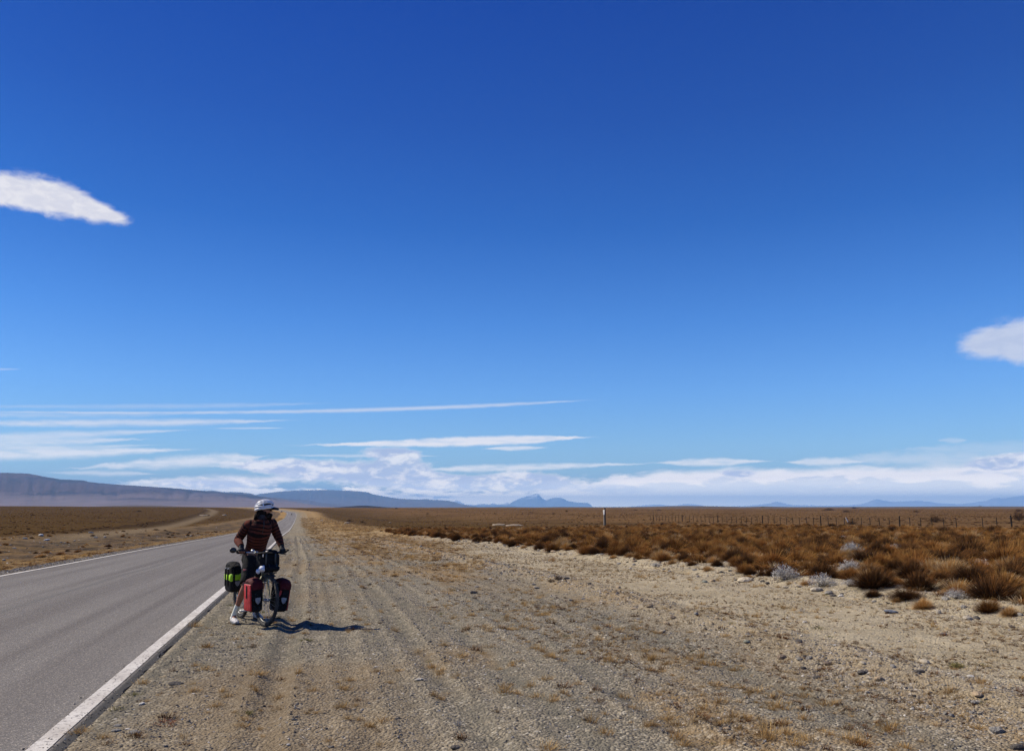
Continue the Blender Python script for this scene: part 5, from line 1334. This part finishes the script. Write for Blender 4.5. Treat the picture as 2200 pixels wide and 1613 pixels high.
b1 = bag_root('front_pannier', (FX - .02, -.170, .215), 'red sided black pannier on the rider\'s right of the front wheel, sunlit', 'pannier', 'panniers on the front rack', R(3))
pannier(b1, .160, .25, .43, -1, red_c, dred_c)
b2 = bag_root('front_pannier', (FX - .02, .188, .20), 'black pannier with dark red top on the shaded side of the front wheel', 'pannier', 'panniers on the front rack', R(-7))
pannier(b2, .17, .25, .43, 1, red_c, dred_c)
Mx = Matrix(((0, 0, 1), (1, 0, 0), (0, 1, 0)))
MB().plate([(0, -.045), (.016, -.01), (.018, .03), (0, .045), (-.014, .02), (-.015, -.02)], (.146, -.075, .25), Mx, .01).build('bright_tab', red_c, b2)
b3 = bag_root('rear_pannier', (-.01, -.135, .40), 'rear pannier in black with a bright lime green band', 'pannier', None, R(2), False)
def rear_pannier(root):
    W, L, H = .165, .32, .42
    MB().rbox((0, 0, H * .45), (L, W, H * .9), r=.045, seg=3, top=(1, 1.0), bulge=.10).build('bag_body', black_cloth, root)
    MB().rbox((0, 0, H * .50), (L * 1.04, W * 1.06, H * .30), r=.03, seg=3, bulge=.08).build('lime_band', lime, root)
    MB().loft([(-L * .46, 0, H * .86), (-L * .25, 0, H * .93), (L * .2, 0, H * .94), (L * .47, 0, H * .84)], [(W * .44, .03), (W * .5, .045), (W * .5, .045), (W * .46, .03)], 14, up=(0, 1, 0)).build('roll_lid', black_cloth, root)
    for x in (-.06, .06): MB().rbox((x, -W * .60, H * .5), (.026, .012, H * .62), r=.003).build('strap', black_cloth, root)
    MB().rbox((L * .56, -.04, H * .5), (.010, .030, H * .6), r=.003).build('strap', black_cloth, root)
    for x in (-.06, .06): MB().rbox((x, -W * .55, H * .80), (.028, .02, .014), r=.003).build('buckle', buckle, root)
    MB().plate([(x * 1.0, y) for x, y in HEART], (L * .535, .015, H * .30), Mx, .012).build('reflector', refl, root)
rear_pannier(b3)
hb_ = bag_root('handlebar_bag', (1.01, 0.015, .80), 'black box shaped bag hanging in front of the handlebar', 'bag')
MB().rbox((0, 0, .105), (.16, .30, .18), r=.03, seg=3, top=(1, .95), bulge=.06).build('bag_body', black_cloth, hb_)
MB().rbox((0, 0, .205), (.17, .29, .025), r=.013, seg=2, bulge=.2).build('bag_lid', black_cloth, hb_)
MB().rbox((.088, -.07, .11), (.01, .025, .18), r=.003).build('strap', metal_d, hb_)
MB().rbox((.088, .07, .11), (.01, .025, .18), r=.003).build('strap', metal_d, hb_)
MB().loft([(-.06, -.05, .21), (-.05, -.03, .24), (-.05, .06, .25), (-.06, .09, .21)], .010, 7).build('bag_handle', metal_d, hb_)
MB().ell((.0, .06, .225), (.05, .075, .022)).build('map_pouch', black_cloth, hb_)
MB().loft([(.09, -.12, .16), (.105, -.125, .19)], .010, 7).build('buckle', buckle, hb_)
rb = bag_root('rack_bundle', (FX + .01, .02, .738), 'black dry bag strapped on top of the front rack', 'bag')
MB().loft([(0, -.12, .045), (0, -.09, .052), (0, 0, .058), (0, .09, .052), (0, .125, .045)], [(.03, .03), (.085, .048), (.095, .054), (.09, .048), (.03, .03)], 14, up=(1, 0, 0)).build('dry_bag', black_cloth, rb)
for y in (-.05, .06): MB().torus((0, y, .056), .075, .006, n=20, m=5).build('strap', metal_d, rb)
wc = two('white_cloth', (.72, .74, .78), (.82, .83, .85), 8, .7, .02); bc = two('blue_cloth', (.02, .045, .20), (.03, .07, .28), 8, .7)
cl_ = bag_root('cloth_bundle', (FX - .0, -.09, .755), 'crumpled white and blue cloth tucked beside the black dry bag', 'cloth')
MB().ell((0, 0, .035), (.06, .065, .045), nu=18, nv=12, fn=lambda d: 1 + .35 * (float(fbm(np.array(d.x * 3 + 5), np.array(d.y * 3 + d.z * 2), 3)) - .5)).build('white_fold', wc, cl_)
MB().ell((.03, .055, .02), (.04, .045, .03), nu=14, nv=9, fn=lambda d: 1 + .35 * (float(fbm(np.array(d.x * 3 + 1), np.array(d.y * 3 + d.z * 2), 3)) - .5)).build('blue_fold', bc, cl_)
MB().ell((-.02, -.06, .0), (.035, .03, .035), nu=14, nv=9, fn=lambda d: 1 + .3 * (float(fbm(np.array(d.x * 3 + 8), np.array(d.y * 3 + d.z * 2), 3)) - .5)).build('white_fold', wc, cl_)

# ------------------------------------------------------------------ the rider
gnd = gz(-4.0, 12.0)
PR = Vector((-3.86, 12.0, gnd))
rider = empty('person', PR, 0, 'bearded rider in rust quilted jacket and white helmet standing astride the loaded bicycle', 'person')
skin = two('tanned_skin', (.30, .125, .075), (.37, .165, .10), 9, .55)
hairm = two('dark_brown_hair', (.008, .006, .005), (.022, .014, .010), 40, .85, .01, spec=.1)
# joints in world space, from the photograph and the bicycle they hold
hipR = P(540, 1201, 11.95); hipL = P(561, 1200, 12.12)
pel = P(546, 1194, 12.07)
kneeR = P(529, 1254, 11.78); ankR = P(502, 1321, 11.93)
kneeL = P(563, 1252, 12.15); ankL = P(551, 1318, 12.35); ankL.z = gz(ankL.x, ankL.y) + .10
ankR.z = gz(ankR.x, ankR.y) + .10
chest = P(557, 1143, 11.87); neckb = P(563, 1120, 11.84)
shR = P(533, 1127, 11.80); shL = P(584, 1123, 12.04)
elR = P(511, 1160, 11.93); elL = P(599, 1156, 12.12)
gripR = bw(steer(Vector((.828, -.315, 1.012)))); gripL = bw(steer(Vector((.828, .315, 1.012))))
up = Vector((0, 0, 1)); hdg = Vector((.59, -.807, 0)); rgt = Vector((-.807, -.59, 0))
wrR = gripR + Vector((-.015, .035, .075)); wrL = gripL + Vector((-.03, .05, .075))
headc = P(570, 1094, 11.86)
face = Vector((.985, .17, 0)).normalized(); fside = Vector((face.y, -face.x, 0))   # fside points to our side (towards camera)
def skin_body(name, verts, edges, mat, parent, rel, sub=2, smooth_=True):
    me_ = bpy.data.meshes.new(name); me_.from_pydata([tuple(v[0] - rel) for v in verts], edges, [])
    o = link(name, me_, mat, parent)
    md = o.modifiers.new('skin', 'SKIN'); md.use_smooth_shade = True; md.branch_smoothing = .4
    for i, v in enumerate(verts):
        r_ = v[1]; sv_ = me_.skin_vertices[0].data[i]; sv_.radius = r_ if isinstance(r_, tuple) else (r_, r_); sv_.use_root = (i == 0)
    sb = o.modifiers.new('subdivision', 'SUBSURF'); sb.levels = sub; sb.render_levels = sub
    return o
V = []; E = []
def jv(p, r, par=None):
    V.append((Vector(p), r)); i = len(V) - 1
    if par is not None: E.append((par, i))
    return i
def L_(a, b, t): return a.lerp(b, t)
i0 = jv(pel, .12)
i1 = jv(L_(pel, chest, .5), .105, i0); i2 = jv(chest, .115, i1); i3 = jv(L_(chest, neckb, .75), .095, i2); i4 = jv(neckb + Vector((0, 0, .03)), .055, i3)
hd = jv(headc + Vector((-.01, 0, -.085)) - face * .01, .055, i4); hc_ = jv(headc + Vector((0, 0, -.02)), .078, hd); ht = jv(headc + Vector((0, 0, .055)) - face * .01, .070, hc_)
chin = jv(headc + face * .065 + Vector((0, 0, -.085)), .032, hd)
nose = jv(headc + face * .088 + Vector((0, 0, -.022)), .014, hc_); nose2 = jv(headc + face * .104 + Vector((0, 0, -.038)), .010, nose)
for s_g in (1, -1): jv(headc + fside * .080 * s_g - face * .015 + Vector((0, 0, -.03)), .014, hc_)
def arm(sh, elb, wr, par):
    a = jv(sh, .055, par); b_ = jv(L_(sh, elb, .5), .046, a); c_ = jv(elb, .036, b_); d_ = jv(L_(elb, wr, .4), .036, c_); e_ = jv(wr, .024, d_); return e_
aR = arm(shR, elR, wrR, i3); aL = arm(shL, elL, wrL, i3)
def hand(wr, grip, barv, par):
    """palm on top of the grip, four fingers over the front of the bar, thumb under"""
    palm = jv(grip + Vector((0, 0, .028)) - hdg * .008, .024, par)
    for k, off in enumerate((-.033, -.011, .011, .033)):
        r_ = (.0085, .0095, .009, .0078)[k]; ln = (.9, 1.0, .96, .8)[k]
        a = jv(grip + barv * off + Vector((0, 0, .030)) + hdg * .020, r_ * 1.15, palm)
        b_ = jv(grip + barv * off + hdg * .036 * ln + Vector((0, 0, .008)), r_, a)
        jv(grip + barv * off + hdg * .026 * ln + Vector((0, 0, -.020 * ln)), r_ * .85, b_)
    tb = jv(grip - barv * .040 + Vector((0, 0, .012)) - hdg * .012, .011, palm); jv(grip - barv * .052 + Vector((0, 0, -.012)) + hdg * .008, .009, tb)
barR = (bw(steer(Vector((.812, -.37, 1)))) - bw(steer(Vector((.842, -.25, 1))))).normalized()
barL = (bw(steer(Vector((.812, .37, 1)))) - bw(steer(Vector((.842, .25, 1))))).normalized()
hand(wrR, gripR, barR, aR); hand(wrL, gripL, barL, aL)
toeR = (Vector((.55, -.83, 0))).normalized(); toeL = Vector((.62, -.78, 0)).normalized()
def leg(hip, kn, an, toe, par):
    a = jv(hip, .088, par); b_ = jv(L_(hip, kn, .5), .074, a); c_ = jv(kn, .052, b_)
    d_ = jv(L_(kn, an, .32) - hdg * .018, .053, c_); e_ = jv(L_(kn, an, .72), .034, d_); f_ = jv(an, .030, e_)
    jv(an - toe * .035 + Vector((0, 0, -.055)), .028, f_); g_ = jv(an + toe * .09 + Vector((0, 0, -.055)), .028, f_); jv(an + toe * .16 + Vector((0, 0, -.062)), .024, g_)
leg(hipR, kneeR, ankR, toeR, i0); leg(hipL, kneeL, ankL, toeL, i0)
skin_body('body', V, E, skin, rider, PR)

# jacket: quilted, ribs real, horizontal bands of rust and black
jm, X_, b, t_ = new_mat('quilted_jacket'); oc = obj_co(t_); sp = t_.nodes.new('ShaderNodeSeparateXYZ'); t_.links.new(oc, sp.inputs[0])
at_ = t_.nodes.new('ShaderNodeAttribute'); at_.attribute_name = 'band'
wv = X_.m('SINE', X_.mul(X_.add(at_.outputs['Fac'], X_.mul(X_.noise(oc, 7, 3), .05)), 2 * math.pi / .052))
nj = X_.noise(oc, 7, 4, .6)
f = X_.smooth(X_.add(wv, X_.mul(X_.sub(nj, .5), 1.6)), -.5, .15)
c = X_.mix(f, (.014, .009, .009, 1), (.145, .036, .021, 1))
shade_patch = X_.smooth(X_.noise(oc, 3.5, 3, .5), .40, .62)
c = X_.mix(X_.mul(shade_patch, .6), c, (.020, .012, .012, 1))  # black patches painted in to keep the front dark, as in shade
t_.links.new(c, b.inputs['Base Color']); b.inputs['Roughness'].default_value = .85; b.inputs['Specular IOR Level'].default_value = .08
t_.links.new(bump(t_, X_.noise(oc, 28, 3, .5), .006), b.inputs['Normal'])
def quilt(m_, a_pts, rad, n=18, up_=None, pitch=.052, bandlist=None, amp=.055):
    """tube through a polyline with a swollen ring for each quilt band"""
    pts = []; rr = []; bl = []; tot = 0
    for i in range(len(a_pts) - 1):
        a, b_ = Vector(a_pts[i]), Vector(a_pts[i + 1]); ln = (b_ - a).length; k = max(2, int(ln / (pitch / 4)))
        for j in range(k + (1 if i == len(a_pts) - 2 else 0)):
            u = j / k; q = tot + ln * u
            ra = rad[i]; rb = rad[i + 1]
            ra = ra if isinstance(ra, tuple) else (ra, ra); rb = rb if isinstance(rb, tuple) else (rb, rb)
            sw = 1 + amp * abs(math.sin(math.pi * q / pitch)) - amp * .5
            rr.append(((ra[0] * (1 - u) + rb[0] * u) * sw, (ra[1] * (1 - u) + rb[1] * u) * sw)); pts.append(a.lerp(b_, u)); bl.append(q)
        tot += ln
    b0 = len(m_.v); m_.loft(pts, rr, n, up=up_)
    bandlist += [x for x in bl for _ in range(n)]
    return m_
jk = MB(); bands = []
quilt(jk, [pel + Vector((0, 0, -.055)), pel + Vector((0, 0, .02)), L_(pel, chest, .5), chest, L_(chest, neckb, .62), L_(chest, neckb, .92), neckb + Vector((.005, 0, .035)), neckb + Vector((.01, 0, .075))],
      [(.150, .125), (.152, .130), (.145, .125), (.172, .132), (.168, .122), (.125, .10), (.078, .078), (.072, .072)], 24, rgt, bandlist=bands)
for sh, el_, wr in ((shR, elR, wrR), (shL, elL, wrL)):
    ctr = L_(chest, neckb, .6)
    quilt(jk, [L_(ctr, sh, .45), sh + Vector((0, 0, -.004)), L_(sh, el_, .45), el_, L_(el_, wr, .5), L_(el_, wr, .97)],
          [.086, .074, .066, .058, .051, .041], 16, None, bandlist=bands, amp=.10)
jo = jk.build('jacket', jm, rider, PR)
a_ = jo.data.attributes.new('band', 'FLOAT', 'POINT'); bb = bands + [0] * (len(jo.data.vertices) - len(bands)); a_.data.foreach_set('value', np.array(bb[:len(jo.data.vertices)], np.float32))
zipm = MB(); zp = [pel + hdg * .132 + Vector((0, 0, -.04)), L_(pel, chest, .5) + hdg * .13, chest + hdg * .143, L_(chest, neckb, .7) + hdg * .125, neckb + hdg * .085 + Vector((0, 0, .02))]
zipm.loft(zp, .004, 6).build('zip', metal_d, rider, PR)
# shorts
shm = two('black_shorts_cloth', (.008, .008, .009), (.018, .018, .019), 8, .85, .03, 18, spec=.15)
sh_ = MB()
sh_.loft([pel + Vector((0, 0, .02)), pel + Vector((0, 0, -.05)), pel + Vector((0, 0, -.12))], [(.172, .125), (.185, .14), (.16, .13)], 20, up=rgt)
for hp, kn in ((hipR, kneeR), (hipL, kneeL)):
    k2 = L_(hp, kn, .97)
    sh_.loft([hp + Vector((0, 0, .03)), L_(hp, kn, .25), L_(hp, kn, .5), L_(hp, kn, .75), L_(hp, kn, .88) + Vector((0, .005, 0)), k2], [.108, .112, .104, .094, .096, .090], 16, up=rgt)
sh_.build('shorts', shm, rider, PR)
MB().rbox(L_(hipR, kneeR, .42) + Vector((-.03, -.105, 0)), (.05, .012, .022), .004).build('shorts_tag', two('red_white_tag', (.5, .06, .06), (.65, .25, .25), 30, .6), rider, PR)
# socks and shoes
sockm = two('pale_sock_knit', (.62, .64, .56), (.70, .72, .64), 20, .9); shoem = two('white_grey_shoe', (.60, .59, .58), (.30, .30, .31), 14, .6, .02, lo=.5, hi=.62); solem = two('black_sole', (.02, .02, .02), (.04, .04, .04), 14, .8)
for kn, an, toe, dark_ in ((kneeR, ankR, toeR, 0), (kneeL, ankL, toeL, 1)):
    MB().loft([L_(kn, an, .66), L_(kn, an, .82), an, an + Vector((0, 0, -.03))], [.040, .039, .038, .040], 12).build('sock', sockm, rider, PR)
    g = Vector((an.x, an.y, an.z - .10)); sd = toe.cross(up)
    prof = [(-.085, .045, .030, .035), (-.06, .055, .036, .05), (0, .055, .040, .055), (.06, .045, .044, .042), (.12, .036, .048, .032), (.165, .030, .042, .026), (.19, .025, .025, .018)]
    m_ = MB().loft([g + toe * a + up * z for a, z, w, h in prof], [(w, h) for a, z, w, h in prof], 14, up=sd)
    so_ = m_.build('shoe', shoem, rider, PR)
    MB().loft([g + toe * a + up * .012 for a, z, w, h in prof], [(w * 1.06, .013) for a, z, w, h in prof], 12, up=sd).build('sole', solem, so_, PR)
    lc = MB()
    for k in range(3): lc.loft([g + toe * (.03 + .03 * k) + sd * .036 + up * (.075 - .010 * k), g + toe * (.03 + .03 * k) + up * (.098 - .014 * k), g + toe * (.03 + .03 * k) - sd * .036 + up * (.075 - .010 * k)], .006, 6)
    lc.build('laces', solem, so_, PR)
# gloves: half-finger, over the palm
glm = two('black_glove_cloth', (.012, .012, .013), (.025, .025, .027), 20, .8)
for wr, gp, bv, full in ((wrR, gripR, barR, 0), (wrL, gripL, barL, 1)):
    m_ = MB().loft([wr + Vector((0, 0, .01)), L_(wr, gp + Vector((0, 0, .03)), .5), gp + Vector((0, 0, .030)) - hdg * .004, gp + hdg * .022 + Vector((0, 0, .026))], [(.030, .027), (.040, .026), (.048, .028), (.046, .018)], 12, up=bv)
    for k, off in enumerate((-.033, -.011, .011, .033)):
        m_.loft([gp + bv * off + hdg * .016 + Vector((0, 0, .031)), gp + bv * off + hdg * .036 + Vector((0, 0, .010))] + ([gp + bv * off + hdg * .028 + Vector((0, 0, -.02))] if full else []), [.0125, .0115] + ([.010] if full else []), 8)
    m_.build('glove', glm, rider, PR)
# hair, beard, glasses, buff
def hb2(d): return headc + d
hr = MB()
hr.ell(headc - face * .035 + Vector((0, 0, -.045)), (.075, .085, .085), nu=16, nv=10)
hr.loft([headc - face * .07 + Vector((0, 0, -.04)), headc - face * .10 + Vector((0, -.02, -.10)), headc - face * .115 + Vector((0, -.02, -.155)), headc - face * .10 + Vector((0, 0, -.20))], [.05, .05, .04, .018], 10)
for k in range(16):
    a = rnd.uniform(-.09, .09); hr.loft([headc - face * .06 + fside * a + Vector((0, 0, -.05)), headc - face * rnd.uniform(.10, .15) + fside * a * 1.2 + Vector((0, 0, -.13)), headc - face * rnd.uniform(.07, .14) + fside * a + Vector((0, 0, -.22))], [.010, .008, .003], 5)
hr.build('hair', hairm, rider, PR)
bd = MB()
bd.ell(headc + face * .055 + Vector((0, 0, -.095)), (.052, .052, .048), nu=14, nv=9, fn=lambda d: 1 + .12 * math.sin(9 * d.z + 5 * d.x))
bd.ell(headc + face * .085 + Vector((0, 0, -.082)), (.024, .030, .026))
for s_g in (1, -1): bd.loft([headc + fside * .068 * s_g + face * .005 + Vector((0, 0, -.03)), headc + fside * .062 * s_g + face * .02 + Vector((0, 0, -.08)), headc + face * .06 + fside * .03 * s_g + Vector((0, 0, -.115))], [.016, .022, .026], 8)
for k in range(14):
    a = rnd.uniform(-.035, .035); bd.loft([headc + face * (.06 + rnd.uniform(-.02, .03)) + fside * a + Vector((0, 0, -.11)), headc + face * (.065 + rnd.uniform(-.02, .03)) + fside * a + Vector((0, 0, -.16))], [.010, .003], 5)
bd.build('beard', hairm, rider, PR)
gls = MB()
for s_g in (1, -1):
    gls.ell(headc + face * .084 + fside * .032 * s_g + Vector((0, 0, -.008)), (.010, .028, .018), Euler((0, 0, math.atan2(face.y, face.x))), 12, 8)
    gls.loft([headc + face * .080 + fside * .058 * s_g + Vector((0, 0, -.004)), headc + fside * .080 * s_g + Vector((0, 0, -.004)) - face * .01], .004, 5)
gls.build('sunglasses', two('black_lens', (.008, .008, .010), (.015, .015, .02), 4, .15, spec=.6), rider, PR)
MB().loft([neckb + Vector((.0, 0, .02)), neckb + Vector((.005, 0, .055)), neckb + Vector((.01, 0, .10))], [.078, .080, .068], 14).build('neck_tube', two('dark_grey_buff', (.03, .03, .032), (.055, .055, .06), 14, .95, .01, spec=.05), rider, PR)
# helmet: dark liner showing through the gaps of a white ribbed shell
hm_w = two('white_helmet_shell', (.74, .75, .76), (.80, .80, .80), 8, .35, spec=.6); hm_d = two('black_helmet_liner', (.008, .008, .010), (.014, .014, .018), 8, .7)
hcn = headc + Vector((0, 0, .032)) - face * .012
AX, AY, AZ = .134, .100, .104
tilt = R(9)
def hp_(lon, lat, k=1.0):
    """point on the helmet: lon 0 back .. 180 front over the top, lat sideways angle"""
    a = R(lon); l = R(lat)
    x = -math.cos(a) * AX * (math.cos(l) ** .5); z = math.sin(a) * AZ * math.cos(l); y = math.sin(l) * AY * (.55 + .45 * math.sin(a))
    x, z = x * math.cos(tilt) - z * math.sin(tilt), x * math.sin(tilt) + z * math.cos(tilt)
    return hcn + (face * x + fside * y + up * z) * k
liner = MB(); n1, n2 = 16, 12; vs = []; fs = []
for i in range(n1 + 1):
    for j in range(n2 + 1): vs.append(hp_(4 + 172 * i / n1, -88 + 176 * j / n2, .93))
for i in range(n1):
    for j in range(n2): a = i * (n2 + 1) + j; fs.append((a, a + n2 + 1, a + n2 + 2, a + 1))
liner._add(vs, fs)
hl = liner.build('helmet', hm_d, rider, PR)
shell = MB()
for lat, w in ((0, .008), (19, .0055), (-19, .0055), (38, .0058), (-38, .0058), (57, .006), (-57, .006)):
    lo_, hi_ = 3, 172 - abs(lat) * .25
    pts = [hp_(lo_ + (hi_ - lo_) * k / 14, lat * (.50 + .5 * math.sin(math.pi * k / 14) ** .8), 1.0) for k in range(15)]
    shell.loft(pts, [(w * (.8 + .5 * math.sin(math.pi * k / 14)), .011) for k in range(15)], 8, up=fside)
for s_g in (1, -1):      # lower rim bands and cross braces
    pts = [hcn + face * (-math.cos(R(t)) * AX * .98) + fside * (s_g * math.sin(R(t)) * AY * 1.03) + up * (-.028 + .035 * max(0, -math.cos(R(t))) - .012 * math.cos(R(t) * 2)) for t in range(4, 178, 12)]
    shell.loft(pts, [(.017, .010)] * len(pts), 8, up=up)
    pts = [hcn + face * (-math.cos(R(t)) * AX * .99) + fside * (s_g * math.sin(R(t)) * AY * 1.0) + up * (.012 + .02 * max(0, -math.cos(R(t)))) for t in range(4, 150, 12)]
    shell.loft(pts, [(.011, .009)] * len(pts), 8, up=up)
    for lon in (88,):
        shell.loft([hp_(lon, s_g * l, 1.0) for l in (20, 40, 60, 80)], .009, 7)
shell.build('shell', hm_w, hl, PR)
MB().loft([hcn + face * (AX * .80) + Vector((0, 0, -.020)), hcn + face * (AX * 1.1) + Vector((0, 0, -.018)), hcn + face * (AX * 1.40) + Vector((0, 0, -.026)), hcn + face * (AX * 1.52) + Vector((0, 0, -.034))], [(.080, .022), (.078, .020), (.062, .018), (.03, .012)], 12, up=fside).build('cap_peak', hm_d, rider, PR)
stp = MB()
for s_g in (1, -1): stp.loft([hcn + fside * .085 * s_g + Vector((0, 0, -.03)), headc + fside * .07 * s_g + face * .01 + Vector((0, 0, -.09)), headc + face * .035 + Vector((0, 0, -.135))], .005, 5)
stp.build('chin_strap', glm, rider, PR)

# ------------------------------------------------------------------ second cyclist, far ahead on the road
q = to_w(575, -4.9)
q = Vector((q.x, q.y, float(smooth_tab(575, _S, _Z))))
c2 = empty('bicycle', q, HA + R(90), 'distant loaded bicycle on the road under a second rider, almost at the rise', 'bicycle')
for x in (-.52, .52): MB().torus((x, 0, .36), .33, .03, n=20, m=5).build('wheel', rubber, c2)
f2 = MB(); f2.loft([(-.52, 0, .36), (-.2, 0, .9)], .02, 5); f2.loft([(-.1, 0, .3), (.42, 0, .85)], .02, 5); f2.loft([(.52, 0, .36), (.40, 0, 1.0)], .02, 5); f2.loft([(-.2, 0, .8), (.42, 0, .85)], .02, 5); f2.build('frame', metal_d, c2)
MB().loft([(.40, -.3, 1.02), (.40, .3, 1.02)], .02, 5).build('handlebar', metal_d, c2)
for y in (-.2, .2): MB().rbox((-.5, y, .55), (.32, .18, .38), .04).build('pannier', black_cloth, c2)
p2 = empty('person', q, HA + R(90), 'distant second cyclist in dark clothes riding away up the road', 'person')
V = []; E = []
a = jv((-.2, 0, .98), .15); b1_ = jv((.0, 0, 1.25), .15, a); c_ = jv((.12, 0, 1.48), .12, b1_); jv((.18, 0, 1.56), .07, c_); jv((.22, 0, 1.72), .11, len(V) - 1)
for y in (-1, 1):
    s1 = jv((.13, .2 * y, 1.42), .07, c_); e1 = jv((.25, .3 * y, 1.2), .055, s1); jv((.40, .28 * y, 1.04), .045, e1)
    h1 = jv((-.12, .12 * y, .92), .11, a); k1 = jv((.22, .13 * y, .78 if y > 0 else .60), .075, h1); jv((.0 if y > 0 else .02, .13 * y, .42 if y > 0 else .2), .05, k1)
skin_body('body', V, E, shm, p2, Vector((0, 0, 0)), 1)

# tell apart what still shares a label by its order from left to right
bpy.context.view_layer.update()
_by = {}
for o in C.objects:
    if o.parent is None and 'label' in o and 'category' in o: _by.setdefault(o['label'], []).append(o)
_ORD = ['first', 'second', 'third', 'fourth', 'fifth', 'sixth', 'seventh', 'eighth', 'ninth', 'tenth', 'eleventh', 'twelfth', 'thirteenth', 'fourteenth', 'fifteenth', 'sixteenth', 'seventeenth', 'eighteenth', 'nineteenth', 'twentieth', 'twenty-first', 'twenty-second', 'twenty-third', 'twenty-fourth', 'twenty-fifth', 'twenty-sixth', 'twenty-seventh', 'twenty-eighth', 'twenty-ninth', 'thirtieth']
_NUM = ['none', 'one', 'two', 'three', 'four', 'five', 'six', 'seven', 'eight', 'nine', 'ten', 'eleven', 'twelve', 'thirteen', 'fourteen', 'fifteen', 'sixteen', 'seventeen', 'eighteen', 'nineteen', 'twenty']
for lb, os_ in _by.items():
    if 1 < len(os_) <= 30:
        os_.sort(key=lambda o: proj(o.matrix_world.translation)[0])
        for i, o in enumerate(os_):
            if len(os_) == 2: t_x = ', %s one' % ('left' if i == 0 else 'right')
            else: t_x = ', %s from left' % _ORD[i]
            o['label'] = lb + t_x
            if len(o['label'].split()) > 16: o['label'] = lb
